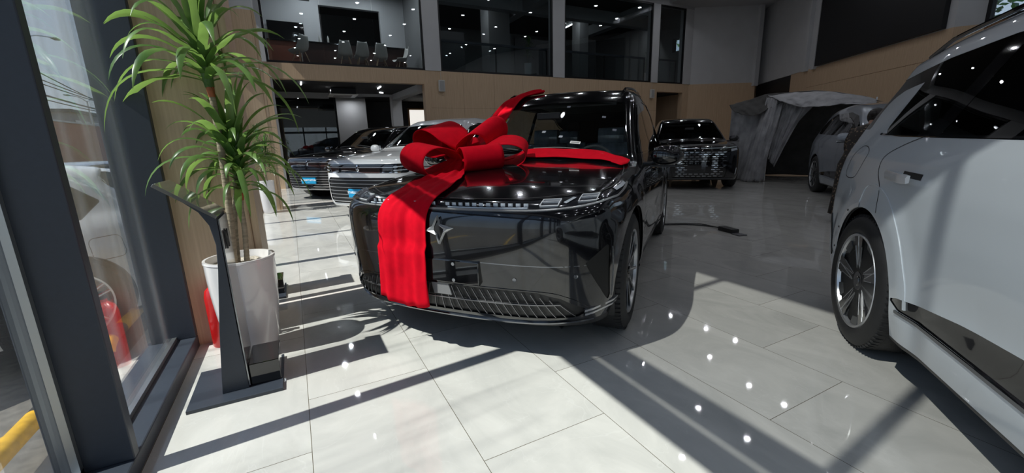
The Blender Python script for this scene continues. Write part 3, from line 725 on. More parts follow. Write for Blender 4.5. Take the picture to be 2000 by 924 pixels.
def mirror(parent, body, x, z, sg, mat, size=1.0):
    """door mirror: shell, glass and foot"""
    q = body.sidep(x, z, sg); y0 = abs(q[1]); c = (x+.05, sg*(y0+.17), z+.055)
    mb = MB(); rows = []
    for i in range(9):
        u = -1+2*i/8; w = sqrt(max(0, 1-abs(u)**3.2)); row = []
        for k in range(16):
            a = 2*pi*k/16; row.append((c[0]+.075*w*cos(a)*(1.0 if cos(a) > 0 else .55)-.03*(u*sg > 0)*abs(u), c[1]+u*.125*size, c[2]+.082*w*sin(a)*(1 if sin(a) > 0 else .85)))
        rows.append(row)
    mb.grid(rows, closed_v=True); h = mb.build('mirror', mat, parent, smooth=True, subsurf=1)
    MB().box((c[0]-.052, c[1]-.1, c[2]-.06), (c[0]-.046, c[1]+.1, c[2]+.06)).build('mirror_glass', M['chrome'], h, bevel=.01)
    MB().tube([(x, sg*(y0-.02), z-.01), (x+.01, sg*(y0+.06), z-.005), (x+.04, sg*(y0+.12), z+.01)], [.022, .018, .02], 10).build('mirror_arm', M['black_plastic'], h, smooth=True)
    MB().box((c[0]+.02, c[1]-.115, c[2]-.079), (c[0]+.045, c[1]+.118, c[2]-.066)).build('mirror_trim', M['black_plastic'], h, bevel=.004)
    return h
def seat(parent, x, y, mat, cover=False, name='seat'):
    """front or rear seat: cushion, backrest, head restraint"""
    def pad(pts, hw, rnd):
        mb = MB(); rows = []
        for i in range(7):
            u = -1+2*i/6; s_ = 1-.10*abs(u)**3; row = [(px+(-.02 if 1 else 0)*abs(u)**2*rnd, y+u*hw, pz) for px, pz in pts]; rows.append(row)
        mb.grid(rows); n = len(pts); mb.add([rows[0][i] for i in range(n)], [tuple(range(n))]); mb.add([rows[-1][i] for i in range(n)], [tuple(range(n-1, -1, -1))]); return mb
    def ring(cx, cz, a, b, tilt, n=12):
        out = []
        for k in range(n):
            w = 2*pi*k/n; ux = a*abs(cos(w))**.6*(1 if cos(w) > 0 else -1); uz = b*abs(sin(w))**.6*(1 if sin(w) > 0 else -1)
            out.append((cx+ux*cos(tilt)-uz*sin(tilt), cz+ux*sin(tilt)+uz*cos(tilt)))
        return out+[out[0]]
    sb = MB(); sb.v = []
    s1 = pad(ring(x+.05, .53, .26, .09, .06), .26, 0); b = s1.build(name, mat, parent, smooth=True, angle=50)
    pad(ring(x-.27, .86, .075, .33, .22), .255, 1).build('backrest', M['cover_film'] if cover else mat, b, smooth=True, angle=60)
    pad(ring(x-.385, 1.245, .06, .095, .18), .14, 1).build('head_restraint', M['cover_film'] if cover else mat, b, smooth=True, angle=60)
    return b
# ------------------------------------------------------------ car shapes
HERO = dict(wb=2.95, side=[(.15, .86), (.25, .89), (.36, .92), (.55, .928), (.78, .932), (.93, .912), (1.02, .885), (1.08, .86), (1.3, .79), (1.5, .735), (1.68, .655), (1.9, .48)],
            plan=[(1.2, -.13), (.6, -.062), (.1, -.010), (-.6, 0), (-2.6, 0), (-3.3, -.02), (-4.2, -.10)],
            top=[(1.2, .76), (.95, .84), (.72, .915), (.45, .97), (0, 1.02), (-.44, 1.06), (-.56, 1.09), (-1.38, 1.61), (-1.60, 1.685), (-2.1, 1.735), (-2.7, 1.73), (-3.3, 1.67), (-3.9, 1.58), (-4.4, 1.46)],
            nose=[(.1, .58), (.2, .71), (.27, .775), (.36, .80), (.55, .825), (.7, .835), (.82, .835), (.90, .80), (1.0, .70), (1.2, .40)],
            tail=[(.1, -3.75), (.3, -3.95), (.5, -4.0), (.8, -3.98), (1.0, -3.94), (1.12, -3.88), (1.5, -3.60), (1.7, -3.43)],
            nose_b=.12, nose_c=.42, nose_p=6, k_hood=.10, k_roof=.10, k_nose=.06, zb=.20)
def variant(base, **k):
    d = dict(base); d.update(k); return d
# white SUV seen from its rear quarter; the silver one under the cloth has the same shape
REAR = variant(HERO, wb=3.0, side=[(.15, .90), (.25, .93), (.36, .955), (.55, .968), (.78, .975), (.95, .965), (1.08, .935), (1.15, .905), (1.3, .845), (1.5, .765), (1.68, .68), (1.9, .53)],
               top=[(1.2, .80), (.95, .88), (.72, .96), (.45, 1.02), (0, 1.08), (-.44, 1.12), (-.56, 1.15), (-1.38, 1.62), (-1.60, 1.69), (-2.1, 1.74), (-2.7, 1.745), (-3.3, 1.715), (-3.9, 1.665), (-4.4, 1.62)],
               tail=[(.1, -3.80), (.3, -3.93), (.5, -4.0), (.8, -3.97), (1.0, -3.94), (1.12, -3.90), (1.25, -3.87), (1.52, -3.72), (1.60, -3.80), (1.8, -3.84)], roof_taper=.10, k_tail=.05)
# large SUV with an upright nose
TALL = variant(HERO, wb=3.0, side=[(.15, .88), (.25, .92), (.36, .95), (.55, .96), (.85, .96), (1.0, .945), (1.08, .92), (1.14, .895), (1.3, .845), (1.55, .75), (1.72, .67), (1.95, .5)],
               top=[(1.2, .88), (1.0, .93), (.80, 1.00), (.55, 1.045), (0, 1.10), (-.50, 1.14), (-.62, 1.17), (-1.42, 1.64), (-1.62, 1.71), (-2.1, 1.76), (-2.9, 1.755), (-3.5, 1.70), (-4.1, 1.6), (-4.5, 1.5)],
               nose=[(.1, .66), (.2, .80), (.27, .86), (.36, .885), (.55, .90), (.8, .90), (.95, .885), (1.02, .84), (1.12, .70), (1.2, .5)], nose_b=.10, nose_c=.34, nose_p=7)
SEDAN = variant(HERO, wb=2.9, top=[(1.2, .72), (.95, .80), (.72, .86), (.45, .91), (0, .97), (-.40, 1.01), (-.52, 1.04), (-1.40, 1.36), (-1.7, 1.41), (-2.2, 1.42), (-2.8, 1.37), (-3.3, 1.22), (-3.62, 1.08), (-4.0, 1.03), (-4.4, .98)],
                tail=[(.1, -3.55), (.3, -3.72), (.5, -3.78), (.8, -3.80), (1.0, -3.86), (1.10, -3.84), (1.3, -3.8)],
                side=[(.15, .86), (.25, .89), (.36, .92), (.55, .93), (.78, .935), (.93, .92), (1.0, .88), (1.08, .82), (1.3, .72), (1.5, .60), (1.7, .45)], flare=.03)
HATCH = variant(SEDAN, top=[(1.2, .72), (.95, .80), (.72, .86), (.45, .91), (0, .97), (-.40, 1.01), (-.52, 1.04), (-1.40, 1.44), (-1.7, 1.51), (-2.2, 1.545), (-2.8, 1.53), (-3.3, 1.49), (-3.62, 1.45), (-4.0, 1.42), (-4.4, 1.38)],
                tail=[(.1, -3.55), (.3, -3.72), (.5, -3.78), (.8, -3.82), (.98, -3.88), (1.06, -3.84), (1.12, -3.72), (1.36, -3.42), (1.42, -3.55), (1.6, -3.62)], k_tail=.05, flare=.04)
# ============================================================ CARS
DLO_SUV = [(-.80, 1.10), (-1.50, 1.515), (-2.0, 1.58), (-2.8, 1.575), (-3.35, 1.50), (-3.62, 1.38), (-3.50, 1.14), (-2.0, 1.105)]
def car(name, label, cat_group, P, paint, pose, h=.03, dlo=DLO_SUV, zoff=0, detail=1, wheel_style='blade', side_glass='tint', ws_glass='tint', ws=(-.58, -1.30),
        rg=(1.18, 1.50), doors=True, seats=False, cladding=None, red_wheel=False, pillars=((-1.76, -1.66), (-2.72, -2.62)), front=None, rear=None, wheels=(0, 1, 2, 3), rim_y=None, extra=None, door_xs=(-.62, -1.70, -2.66), handles=True):
    root = empty(name, (pose[0], pose[1], zoff), pose[2], label, 'car', cat_group)
    B = Body(P); V, T = B.mesh(h); WB = P['wb']; pr = lambda p, n: B.project(p, n)
    def do(fn):
        nonlocal V, T
        V, a, T = split(V, T, fn, pr); return a
    ar = lambda p: np.maximum(np.minimum(np.hypot(p[:, 0], p[:, 2]-.37), np.hypot(p[:, 0]+WB, p[:, 2]-.37))-.432, .45-np.abs(p[:, 1]))
    do(ar)
    cw = P.get('cw', .16)
    def fws(p):
        ay = np.abs(p[:, 1]); xx = p[:, 0]+cw*ay*ay
        f = smax(ay-(B.Wd(p[:, 0], p[:, 2])-.075), xx-ws[0], .05); f = smax(f, ws[1]-xx, .05); return np.maximum(f, .95-p[:, 2])
    t = do(fws); skin_obj('windscreen', B, V, t, M[ws_glass], root, -.002)
    if rg:
        def frg(p):
            ay = np.abs(p[:, 1]); f = smax(ay-(B.Wd(p[:, 0], p[:, 2])-.12), rg[0]-p[:, 2], .05); return np.maximum(smax(f, p[:, 2]-rg[1], .05), p[:, 0]+WB*.5+1.4)
        t = do(frg); skin_obj('rear_window', B, V, t, M['tint'], root, -.002)
    t = do(lambda p: np.maximum(poly_sdf(p[:, 0], p[:, 2], dlo)-.012, .40-np.abs(p[:, 1])))
    body_T = T; T = t
    pil = do(lambda p: np.min([np.abs(p[:, 0]-(a+b)/2-(p[:, 2]-1.3)*sl)-abs(b-a)/2 for a, b, sl in [(q+(0,))[:3] for q in pillars]], axis=0))
    pc = V[pil].mean(1)
    for q in pillars:
        for sg in (1, -1):
            skin_obj('window_pillar', B, V, pil[(np.abs(pc[:, 0]-(q[0]+q[1])/2-(pc[:, 2]-1.3)*(q[2] if len(q) > 2 else 0)) < .16) & (np.sign(pc[:, 1]) == sg)], M['gloss_black'], root)
    cen = V[T].mean(1); xs = [ws[1]+3]+[(q[0]+q[1])/2 for q in pillars]+[-9]
    for k in range(len(xs)-1):
        for sg in (1, -1):
            m = (cen[:, 0] < xs[k]) & (cen[:, 0] >= xs[k+1]) & (np.sign(cen[:, 1]) == sg)
            skin_obj('side_window', B, V, T[m], M[side_glass], root, -.001)
    T = body_T
    st = dict(B=B, root=root, WB=WB, paint=paint, P=P)
    def region(nm, fn, mat, push=0, parent=None, sides=False):
        t = do(fn)
        if sides:
            c = V[t].mean(1)
            for sg in (1, -1): skin_obj(nm, B, V, t[np.sign(c[:, 1]) == sg], mat, parent or root, push)
            return None
        return skin_obj(nm, B, V, t, mat, parent or root, push)
    st['region'] = region
    if cladding: cladding(st)
    if front: front(st)
    if rear: rear(st)
    under = do(lambda p: p[:, 2]-(P['zb']+.035)); skin_obj('underbody', B, V, under, M['black_plastic'], root)
    skin_obj('body', B, V, T, paint, root)
    if detail:
        skin_obj('interior_lining', B, V, T, M['dark_wall'] if not seats else pbr_cache('dark_lining', (.02, .02, .022), .8), root, -.02)
    # wheel-arch liners
    for xa in (0, -WB):
        for sg in (1, -1):
            mb = MB(); rows = []
            for k in range(21):
                a = -.35+(pi+.7)*k/20; rows.append([(xa+.425*cos(a), sg*y, .37+.425*sin(a)) for y in (.50, P['side'][2][1]-.03)])
            mb.grid(rows)
            mb.add([(xa+.43*cos(2*pi*k/24), sg*.52, .37+.43*sin(2*pi*k/24)) for k in range(24)], [tuple(range(24))])
            mb.build('arch_liner', M['black_plastic'], root, smooth=True)
    ry = rim_y or (P['side'][3][1]+.005)
    for i in wheels:
        xa = 0 if i < 2 else -WB; sg = 1 if i % 2 == 0 else -1
        wheel(root, xa, sg, wheel_style, detail, y=ry, red=red_wheel and i >= 2)
    # shut lines
    if doors:
        mb = MB()
        for sg in ((1, -1) if doors is True else (doors,)):
            for x in door_xs: strip(B, spts(B, [(x, 1.10), (x-.005, .7), (x+.02, .34)], sg), .006, .0008, mb)
            strip(B, spts(B, [(door_xs[0]+.02, .34), (door_xs[-1]+.0, .34)], sg, curve=False), .006, .0008, mb)
        mb.build('shut_lines', M['black_plastic'], root)
        for sg in ((1, -1) if doors is True else (doors,)):
            for x in ((door_xs[1]+.16, door_xs[2]+.16) if handles else ()):
                q = B.sidep(x, .93, sg); mb = MB().box((x-.11, min(q[1], q[1]+sg*.03), .915), (x+.11, max(q[1], q[1]+sg*.03), .95)); mb.build('door_handle', paint, root, bevel=.012)
    if seats: cabin(st)
    if extra: extra(st)
    return root, B, st
def cabin(st):
    root, B = st['root'], st['B']
    mb = MB(); mb.prism([(-.62, .98), (-.72, 1.07), (-1.02, 1.085), (-1.12, 1.03), (-1.10, .62), (-.62, .55)], -.74, .74, 'y'); mb.build('dashboard', pbr_cache('dash', (.03, .03, .033), .5), root, bevel=.02)
    MB().box((-1.125, -.62, .99), (-1.09, .62, 1.02)).build('dashboard_trim', M['satin'], root, bevel=.005)
    MB().box((-3.6, -.78, .28), (-.6, .78, .32)).build('cabin_floor', M['black_plastic'], root)
    for y in (.38, -.38): seat(root, -1.75, y, M['seat_dark'], True)
    for y in (.40, -.40, ): seat(root, -2.75, y, M['seat_dark'], True)
    a = radians(25); mb = MB(); R = Matrix.Translation((-1.22, .38, 1.0)) @ Matrix.Rotation(-a, 4, 'Y')
    ring = [[tuple(R @ Vector((.014*cos(w2), (.18+.014*sin(w2))*cos(w1), (.17+.014*sin(w2))*sin(w1)))) for w2 in [2*pi*j/8 for j in range(8)]] for w1 in [2*pi*i/32 for i in range(32)]]
    mb.grid(ring, True, True); mb.box((-.02, -.07, -.05), (.02, .07, .05), R); mb.box((-.01, -.17, -.015), (.01, .17, .015), R)
    mb.build('steering_wheel', pbr_cache('grey_leather', (.22, .22, .21), .45), root, smooth=True)
    MB().box((-1.08, -.10, 1.40), (-1.05, .12, 1.46)).build('rear_view_mirror', M['black_plastic'], root, bevel=.01)
    mb = MB(); mb.prism([(-1.36, 1.55), (-2.0, 1.66), (-3.2, 1.60), (-3.2, 1.57), (-2.0, 1.63), (-1.36, 1.52)], -.56, .56, 'y'); mb.build('headlining', pbr_cache('headlining', (.10, .10, .10), .9), root)
def emblem_star(B, root, z0=.767, s=1.0):
    """four-pointed star badge: two mirrored open blades"""
    x0 = B.front(0, z0)[0]; y0 = .025
    out = [(0, .082), (.012, .03), (.094, .012), (.040, -.018), (.004, -.082), (-.012, -.03), (-.094, -.012), (-.040, .018)]
    inn = [(.002, .066), (.010, .024), (.030, .003), (.027, -.012), (.001, -.066), (-.010, -.024), (-.030, -.003), (-.027, .012)]
    mb = MB(); n = len(out)
    P = lambda q, d: (x0+d, y0+q[0]*s, z0+q[1]*s)
    vs = [P(q, .0) for q in out]+[P(((a[0]+b[0])/2, (a[1]+b[1])/2), .016) for a, b in zip(out, inn)]+[P(q, .002) for q in inn]
    fs = [(i, (i+1) % n, n+(i+1) % n, n+i) for i in range(n)]+[(n+i, n+(i+1) % n, 2*n+(i+1) % n, 2*n+i) for i in range(n)]
    mb.add(vs, fs); e = mb.build('badge', pbr_cache('badge_metal', (.58, .59, .61), .3, .6), root)
    return e
def hero_front(st):
    B, root, reg = st['B'], st['root'], st['region']
    yz = lambda p: (np.abs(p[:, 1]), p[:, 2])
    # lamp bar: height rises towards the corners
    zc = lambda p: .893+.022*np.clip((np.abs(p[:, 1])-.45)/.45, 0, 1)**1.5
    hw = lambda p: .021+.012*np.clip((np.abs(p[:, 1])-.5)/.3, 0, 1)*np.clip((p[:, 0]+.06)/.35, 0, 1)
    fl = lambda p: smax(np.abs(p[:, 2]-zc(p)-.0)-hw(p), -.02-p[:, 0], .02)
    reg('light_bar', fl, M['lamp_dark'], -.003)
    gr = [(-.1, .455), (.53, .447), (.66, .405), (.78, .325), (.73, .298), (-.1, .300)]
    reg('lower_grille', lambda p: np.maximum(poly_sdf(np.abs(p[:, 1]), p[:, 2], gr)-.006, -p[:, 0]), M['black_plastic'], -.012)
    fin = [(.775, .595), (.862, .675), (.873, .66), (.872, .365), (.862, .36), (.835, .44)]
    reg('side_air_intake', lambda p: np.maximum(poly_sdf(np.abs(p[:, 1]), p[:, 2], fin), .3-p[:, 0]), pbr_cache('matt_black', (.005, .005, .005), .6), -.004, sides=True)
    skirt = reg('bumper_skirt', lambda p: np.maximum(np.maximum(p[:, 2]-.262-.0*np.abs(p[:, 1]), .43-np.hypot(p[:, 0], p[:, 2]-.37)+0*p[:, 0]), -.1-p[:, 0]), M['black_plastic'])
def hero_extra(st):
    B, root, WB = st['B'], st['root'], st['WB']
    def tip(sg):  # chrome line from the centre out to the wing
        yz = [(0, .872), (sg*.3, .872), (sg*.55, .873), (sg*.72, .884), (sg*.82, .897)]
        a = fpts(B, yz, 26); b = spts(B, [(.30, .905), (.15, .925), (-.005, .950)], sg, 12); return a+b
    mb = MB()
    for sg in (1, -1): strip(B, tip(sg), .010, .001, mb, thick=.004)
    mb.build('light_bar_trim', M['satin'], root, smooth=True)
    mb = MB()
    for sg in (1, -1):
        strip(B, fpts(B, [(sg*.02, .918), (sg*.45, .920), (sg*.7, .937)], 30)+tpts(B, [(.42, sg*.79), (.2, sg*.83), (-.1, sg*.825)], 14), .008, .0006, mb)
        strip(B, tpts(B, [(-.12, sg*.825), (-.35, sg*.80), (-.50, sg*.775)], 14), .006, .0006, mb)
    mb.build('bonnet_shut_line', M['black_plastic'], root)
    # crystal teeth along the bar
    bar = root
    mb = MB()
    for sg in (1, -1):
        for k in range(12):
            y = sg*(.045+k*.040); q = B.front(y, .893); n = B.normal(q)[0]; t = np.cross(n, [0, 0, 1]); t /= np.linalg.norm(t); u = np.array([0, 0, 1.])
            c = q+n*.001; hw_, hh = .012, .011; o = [c-t*hw_-u*hh, c+t*hw_-u*hh, c+t*hw_+u*hh, c-t*hw_+u*hh]; i = [c-t*hw_*.5-u*hh*.45+n*.006, c+t*hw_*.5-u*hh*.45+n*.006, c+t*hw_*.5+u*hh*.45+n*.006, c-t*hw_*.5+u*hh*.45+n*.006]
            mb.add(o+i, [(0, 1, 5, 4), (1, 2, 6, 5), (2, 3, 7, 6), (3, 0, 4, 7), (4, 5, 6, 7)])
    mb.build('crystal_elements', M['lamp_glass'], root)
    mb = MB(); k2 = 0
    for sg in (1, -1):
        strip(B, fpts(B, [(sg*.06, .880), (sg*.3, .880), (sg*.50, .882)], 20), .006, .003, mb, thick=.002)
    mb.build('light_guide', pbr_cache('light_guide', (.55, .62, .72), .15, 0), root)
    for sg in (1, -1):       # twin projector modules behind each wing lens
        for y0, y1, zm in ((.555, .640, .899), (.725, .80, .914)):
            lm = MB(); 
            for zz, w in ((zm+.014, .0045), (zm-.010, .005), (zm+.006, .003)): strip(B, fpts(B, [(sg*y0, zz), (sg*y1, zz+.002)], 8), w, .003, lm, thick=.004)
            for yy in (y0, y1): strip(B, fpts(B, [(sg*yy, zm-.010), (sg*yy, zm+.014)], 6), .004, .003, lm, thick=.004)
            hl = lm.build('headlamp', M['lamp_frame'], root)
            lm = MB(); strip(B, fpts(B, [(sg*(y0+.01), zm-.002), (sg*(y1-.01), zm)], 8), .010, .001, lm); lm.build('projector_lens', pbr_cache('projector', (.10, .11, .14), .05, .5, 1), hl)
        strip(B, spts(B, [(.26, .935), (.14, .944), (.03, .955)], sg, 10), .022, .001).build('lamp_reflector', M['lamp_glass'], root)
        lm = MB(); strip(B, fpts(B, [(sg*.665, .903), (sg*.695, .922)], 8), .018, .001, lm)
        lm.build('lamp_reflector', M['lamp_glass'], root)
    # nose crease, lip, grille bars
    mb = MB(); strip(B, fpts(B, [(-.78, .585), (-.3, .600), (0, .602), (.3, .600), (.78, .585)], 50), .005, .0005, mb); mb.build('bumper_shut_line', M['darkchrome'], root)
    mb = MB(); strip(B, fpts(B, [(-.80, .268), (-.4, .258), (0, .256), (.4, .258), (.80, .268)], 60), .012, .001, mb, thick=.008); mb.build('lower_lip', M['darkchrome'], root, smooth=True)
    mb = MB(); strip(B, fpts(B, [(-.80, .325), (-.70, .41), (-.53, .453), (0, .463), (.53, .453), (.70, .41), (.80, .325)], 70), .006, .0005, mb, thick=.004); mb.build('grille_surround', M['gloss_black'], root, smooth=True)
    mb = MB()
    for k in range(-15, 16):
        y = k*.046; top = np.interp(abs(y), [0, .53, .66, .78], [.452, .443, .40, .32]); lo = .300
        yt = y+(.045 if y > 0 else -.045)*.0; sl = -.035*(1 if y > 0 else -1)*min(1, abs(y)/.15)
        if top-lo < .03: continue
        strip(B, fpts(B, [(y+sl, top), (y-sl, lo)], 8), .0035, .001, mb, thick=.004)
    strip(B, fpts(B, [(-.66, .378), (-.3, .376), (0, .376), (.3, .376), (.66, .378)], 40), .006, .002, mb, thick=.005)
    mb.build('grille_bars', pbr_cache('grille_grey', (.20, .20, .21), .3, .8), root)
    for sg in (1, -1):
        mb = MB(); 
        for zz in (.335, .312): strip(B, fpts(B, [(sg*.765, zz-.008), (sg*.80, zz-.004)], 6)+spts(B, [(.44, zz+.002), (.36, zz+.008)], sg, 10), .012, .001, mb, thick=.008)
        mb.build('bumper_blade', M['satin'], root, smooth=True)
        mb = MB(); strip(B, spts(B, [(.475, .655), (.462, .52), (.455, .37)], sg, 16), .005, .001, mb, thick=.004); mb.build('intake_edge', M['darkchrome'], root)
    # plate carrier, radar cover, parking sensors
    x0 = B.front(0, .54)[0]; 
    mb = MB().box((x0-.03, -.255, .473), (x0+.012, .255, .603)); p = mb.build('plate_carrier', M['gloss_black'], root, bevel=.006)
    mb = MB()
    for y in (-.10, .10):
        for z in (.492, .582): mb.lathe([(0, .0), (.009, .0), (.011, -.004)], 14, Matrix.Translation((x0+.014, y, z)) @ Matrix.Rotation(pi/2, 4, 'Y'))
    mb.build('plate_screws', M['satin'], p)
    x1 = B.front(.02, .43)[0]; mb = MB(); mb.prism([(-.060, .462), (.052, .462), (.072, .395), (-.045, .395)], 0, 1, 'x', fn=lambda q: (x1-.01+q[0]*.018, q[1], q[2])); mb.build('radar_cover', pbr_cache('radar_grey', (.16, .16, .165), .35), root, bevel=.003)
    mb = MB()
    for y, z in ((.44, .517), (.735, .53), (-.44, .517), (-.735, .53)):
        q = B.front(y, z); n = B.normal(q)[0]; Mx = Vector(n).to_track_quat('Z', 'Y').to_matrix().to_4x4(); Mx.translation = Vector(q); mb.lathe([(.0, .002), (.008, .002), (.0105, .003), (.0115, 0)], 16, Mx)
    mb.build('parking_sensor', M['darkchrome'], root, smooth=True)
    emblem_star(B, root)
    # scuttle, wipers, stickers
    for y0, y1 in ((.60, .02), (-.02, -.55)):
        P = [p+np.array([0, 0, .012]) for p in tpts(B, [(-.60-.10*y0*y0, y0), (-.66, (y0+y1)/2), (-.64, y1)], 14)]
        MB().tube([tuple(p) for p in P], .007, 6).build('wiper', M['black_plastic'], root)
    mb = MB(); strip(B, tpts(B, [(-.60-.16*.72**2+.03, .72), (-.575, 0), (-.60-.16*.72**2+.03, -.72)], 40), .03, .0006, mb); mb.build('scuttle_panel', M['black_plastic'], root)
    def decal(nm, xs, ys, mat, lift=.003):
        rows = []
        for i in range(5):
            x = xs[0]+(xs[1]-xs[0])*i/4; rows.append([tuple(B.topp(x, ys[0]+(ys[1]-ys[0])*j/4)+B.normal(B.topp(x, ys[0]+(ys[1]-ys[0])*j/4))[0]*lift) for j in range(5)])
        return MB().grid(rows).build(nm, mat, root, smooth=True)
    decal('energy_label', (-.93, -1.14), (-.55, -.41), M['sticker_w'])
    d = decal('energy_label_band', (-.945, -1.01), (-.54, -.42), M['sticker_y'], .004); decal('energy_label_band', (-1.09, -1.13), (-.54, -.42), M['sticker_y'], .004)
    decal('round_sticker', (-1.20, -1.25), (-.50, -.44), M['paper'])
    l = decal('vin_label', (-.735, -.765), (.30, .385), M['paper'], .003); decal('vin_print', (-.743, -.757), (.308, .377), pbr_cache('print_grey', (.3, .3, .3), .6), .0036)
    for x, y in ((-1.1, .5), (-1.22, .15), (-.86, .03), (-.80, .20), (-.95, .62)):
        decal('windscreen_spot', (x, x-.025), (y-.016, y+.016), pbr_cache('pale_spot', (.35, .37, .42), .5), .0025)  # small pale patches on the windscreen
    for sg in (1, -1): mirror(root, B, -.82, 1.02, sg, M['paint_black'])
    # chrome sill line, roof rails, window line
    mb = MB()
    for sg in (1, -1): strip(B, spts(B, [(-.50, .27), (-2.45, .27)], sg, curve=False), .02, .001, mb, thick=.006)
    mb.build('sill_trim', M['darkchrome'], root, smooth=True)
    mb = MB()
    for sg in (1, -1):
        P = tpts(B, [(-1.50, sg*.585), (-2.4, sg*.60), (-3.5, sg*.545)], 30); mb.tube([tuple(p+np.array([0, 0, .022*min(1, min(i, 29-i)/3)])) for i, p in enumerate(P)], .013, 8)
    mb.build('roof_rail', M['gloss_black'], root, smooth=True)
    mb = MB()
    for sg in (1, -1): strip(B, spts(B, DLO_SUV+[DLO_SUV[0]], sg, curve=False), .012, .001, mb, thick=.003)
    mb.build('window_trim', M['gloss_black'], root, smooth=True)
hero, HB, hst = car('black_suv', 'glossy black SUV with a huge red bow on its bonnet', None, HERO, M['paint_black'], (1.278, 2.655, -2.461), h=.025, detail=2,
    side_glass='semi_tint', ws_glass='windscreen', seats=True, front=hero_front, extra=hero_extra, wheel_style='multi', rim_y=.935)
# ------------------------------------------------------------ near white SUV (rear quarter)
DLO_REAR = [(-.95, 1.17), (-1.55, 1.47), (-2.0, 1.545), (-2.6, 1.575), (-3.1, 1.56), (-3.5, 1.525), (-3.75, 1.50), (-4.0, 1.50), (-4.0, 1.24), (-3.60, 1.24), (-3.625, 1.33), (-3.61, 1.385), (-3.565, 1.425), (-3.46, 1.458), (-3.32, 1.472), (-3.20, 1.482), (-3.215, 1.40), (-3.235, 1.30), (-3.245, 1.235), (-3.20, 1.205), (-3.0, 1.195), (-2.2, 1.185)]
def rear_cladding(st):
    st['region']('sill_cladding', lambda p: np.maximum(poly_sdf(p[:, 0], p[:, 2], [(-2.58, .43), (-2.50, .455), (-2.33, .475), (-2.1, .50), (-1.75, .52), (-.9, .53), (-.55, .44), (-.6, .39), (-1.75, .385), (-2.48, .40)]), .5-np.abs(p[:, 1])), M['gloss_black'], -.004, sides=True)
    st['region']('tail_lamp', lambda p: smax(np.abs(p[:, 2]-.93)-.035, p[:, 0]+3.72, .02), M['red_lamp'], -.002, sides=True)
def rear_extra(st):
    B, root = st['B'], st['root']
    mb = MB()
    for sg in (1, -1):
        strip(B, spts(B, [(-2.72, 1.19), (-2.90, 1.14), (-3.02, 1.08), (-3.0, 1.0), (-2.90, .92), (-2.84, .80)], sg, 26), .006, .0006, mb)
    mb.build('rear_door_shut_line', M['black_plastic'], root)
    q = [(-3.52, 1.08), (-3.46, 1.125), (-3.36, 1.125), (-3.285, 1.10), (-3.27, 1.06), (-3.30, .97), (-3.35, .94), (-3.46, .935), (-3.52, .96), (-3.53, 1.02)]
    st_ = spts(B, q+[q[0]], -1, 40); MB().__class__; mb = strip(B, st_, .005, .0006); mb.build('fuel_flap', M['black_plastic'], root)
    mb = strip(B, spts(B, [(-3.10, .80)]+[(-3.0+.56*cos(a), .37+.56*sin(a)) for a in [radians(k) for k in (95, 70, 45, 20, 5)]], -1, 26), .012, .0004, thick=.003)
    mb.build('arch_crease', M['paint_white'], root, smooth=True)
    for x0 in (-2.90, -1.72):
        q = B.sidep(x0+.17, 1.0, -1); y = q[1]
        mb = MB(); rows = []
        for i in range(10):
            u = i/9; x = x0+.34*u; o = .006+.040*min(1, u*1.3); hh = .015*(1 if u < .95 else .8)
            y_ = B.sidep(x, 1.0, -1)[1]-o; rows.append([(x, y_+.012, .985-hh*.2), (x, y_, .990-hh), (x, y_-.004, 1.003), (x, y_+.003, 1.003+hh), (x, y_+.014, 1.003+hh)])
        mb.grid(rows, closed_v=True); n = len(rows[0]); mb.add(rows[0], [tuple(range(n))]); mb.add(rows[-1], [tuple(range(n))])
        mb.build('flush_handle', M['paint_pure'], root, smooth=True, angle=50)
        strip(B, spts(B, [(x0+.18, 1.012), (x0+.36, 1.008)], -1, 8, False), .028, .0008).build('handle_recess', M['black_plastic'], root)
    mb = MB()
    for sg in (1, -1): strip(B, spts(B, [(-2.50, .392), (-1.7, .38), (-.6, .385)], sg), .014, .001, mb, thick=.006)
    mb.build('sill_trim', M['darkchrome'], root, smooth=True)
    mb = MB()
    for sg in (1, -1): strip(B, spts(B, [(-3.285, 1.20), (-3.2, 1.195), (-2.2, 1.18), (-1.0, 1.165)], sg), .010, .001, mb, thick=.003)
    mb.build('window_trim', M['gloss_black'], root, smooth=True)
    # roof: white side rails over a black roof panel
    P = tpts(B, [(-3.8, 0), (-1.7, 0)], 12)
    mb = MB(); rows = []
    for i in range(24):
        x = -3.80+2.15*i/23; hw = .50+.02*sin(i/23*pi); rows.append([tuple(B.topp(x, -hw+2*hw*j/12)+np.array([0, 0, .004])) for j in range(13)])
    mb.grid(rows).build('panoramic_roof', M['gloss_black'], root, smooth=True)
    for sg in (1, -1):
        P = tpts(B, [(-1.60, sg*.60), (-2.4, sg*.645), (-3.55, sg*.58)], 30); mb = MB(); mb.tube([tuple(p+np.array([0, 0, .030*min(1, min(i, 29-i)/3)])) for i, p in enumerate(P)], .012, 8)
        mb.build('roof_rail', M['gloss_black'], root, smooth=True)
    q = B.topp(-3.70, 0); mb = MB(); mb.prism([(-3.80, q[2]-.01), (-3.60, q[2]), (-3.66, q[2]+.055), (-3.76, q[2]+.06)], -.012, .012, 'y'); mb.build('aerial_fin', M['paint_white'], root, bevel=.005)
    # small bumper corner trims seen at the wheel arch
    mb = strip(B, spts(B, [(-3.50, .42), (-3.60, .50), (-3.68, .66)], -1, 14), .03, .001, thick=.004); mb.build('bumper_corner_trim', M['black_plastic'], root)
    mb = strip(B, [p for p in spts(B, [(-3.0+.445*cos(a), .37+.445*sin(a)) for a in [radians(k) for k in range(100, 171, 7)]], -1, 20)], .026, .0012, thick=.003)
    mb.build('arch_lip', M['paint_pure'], root)
    mb = MB()
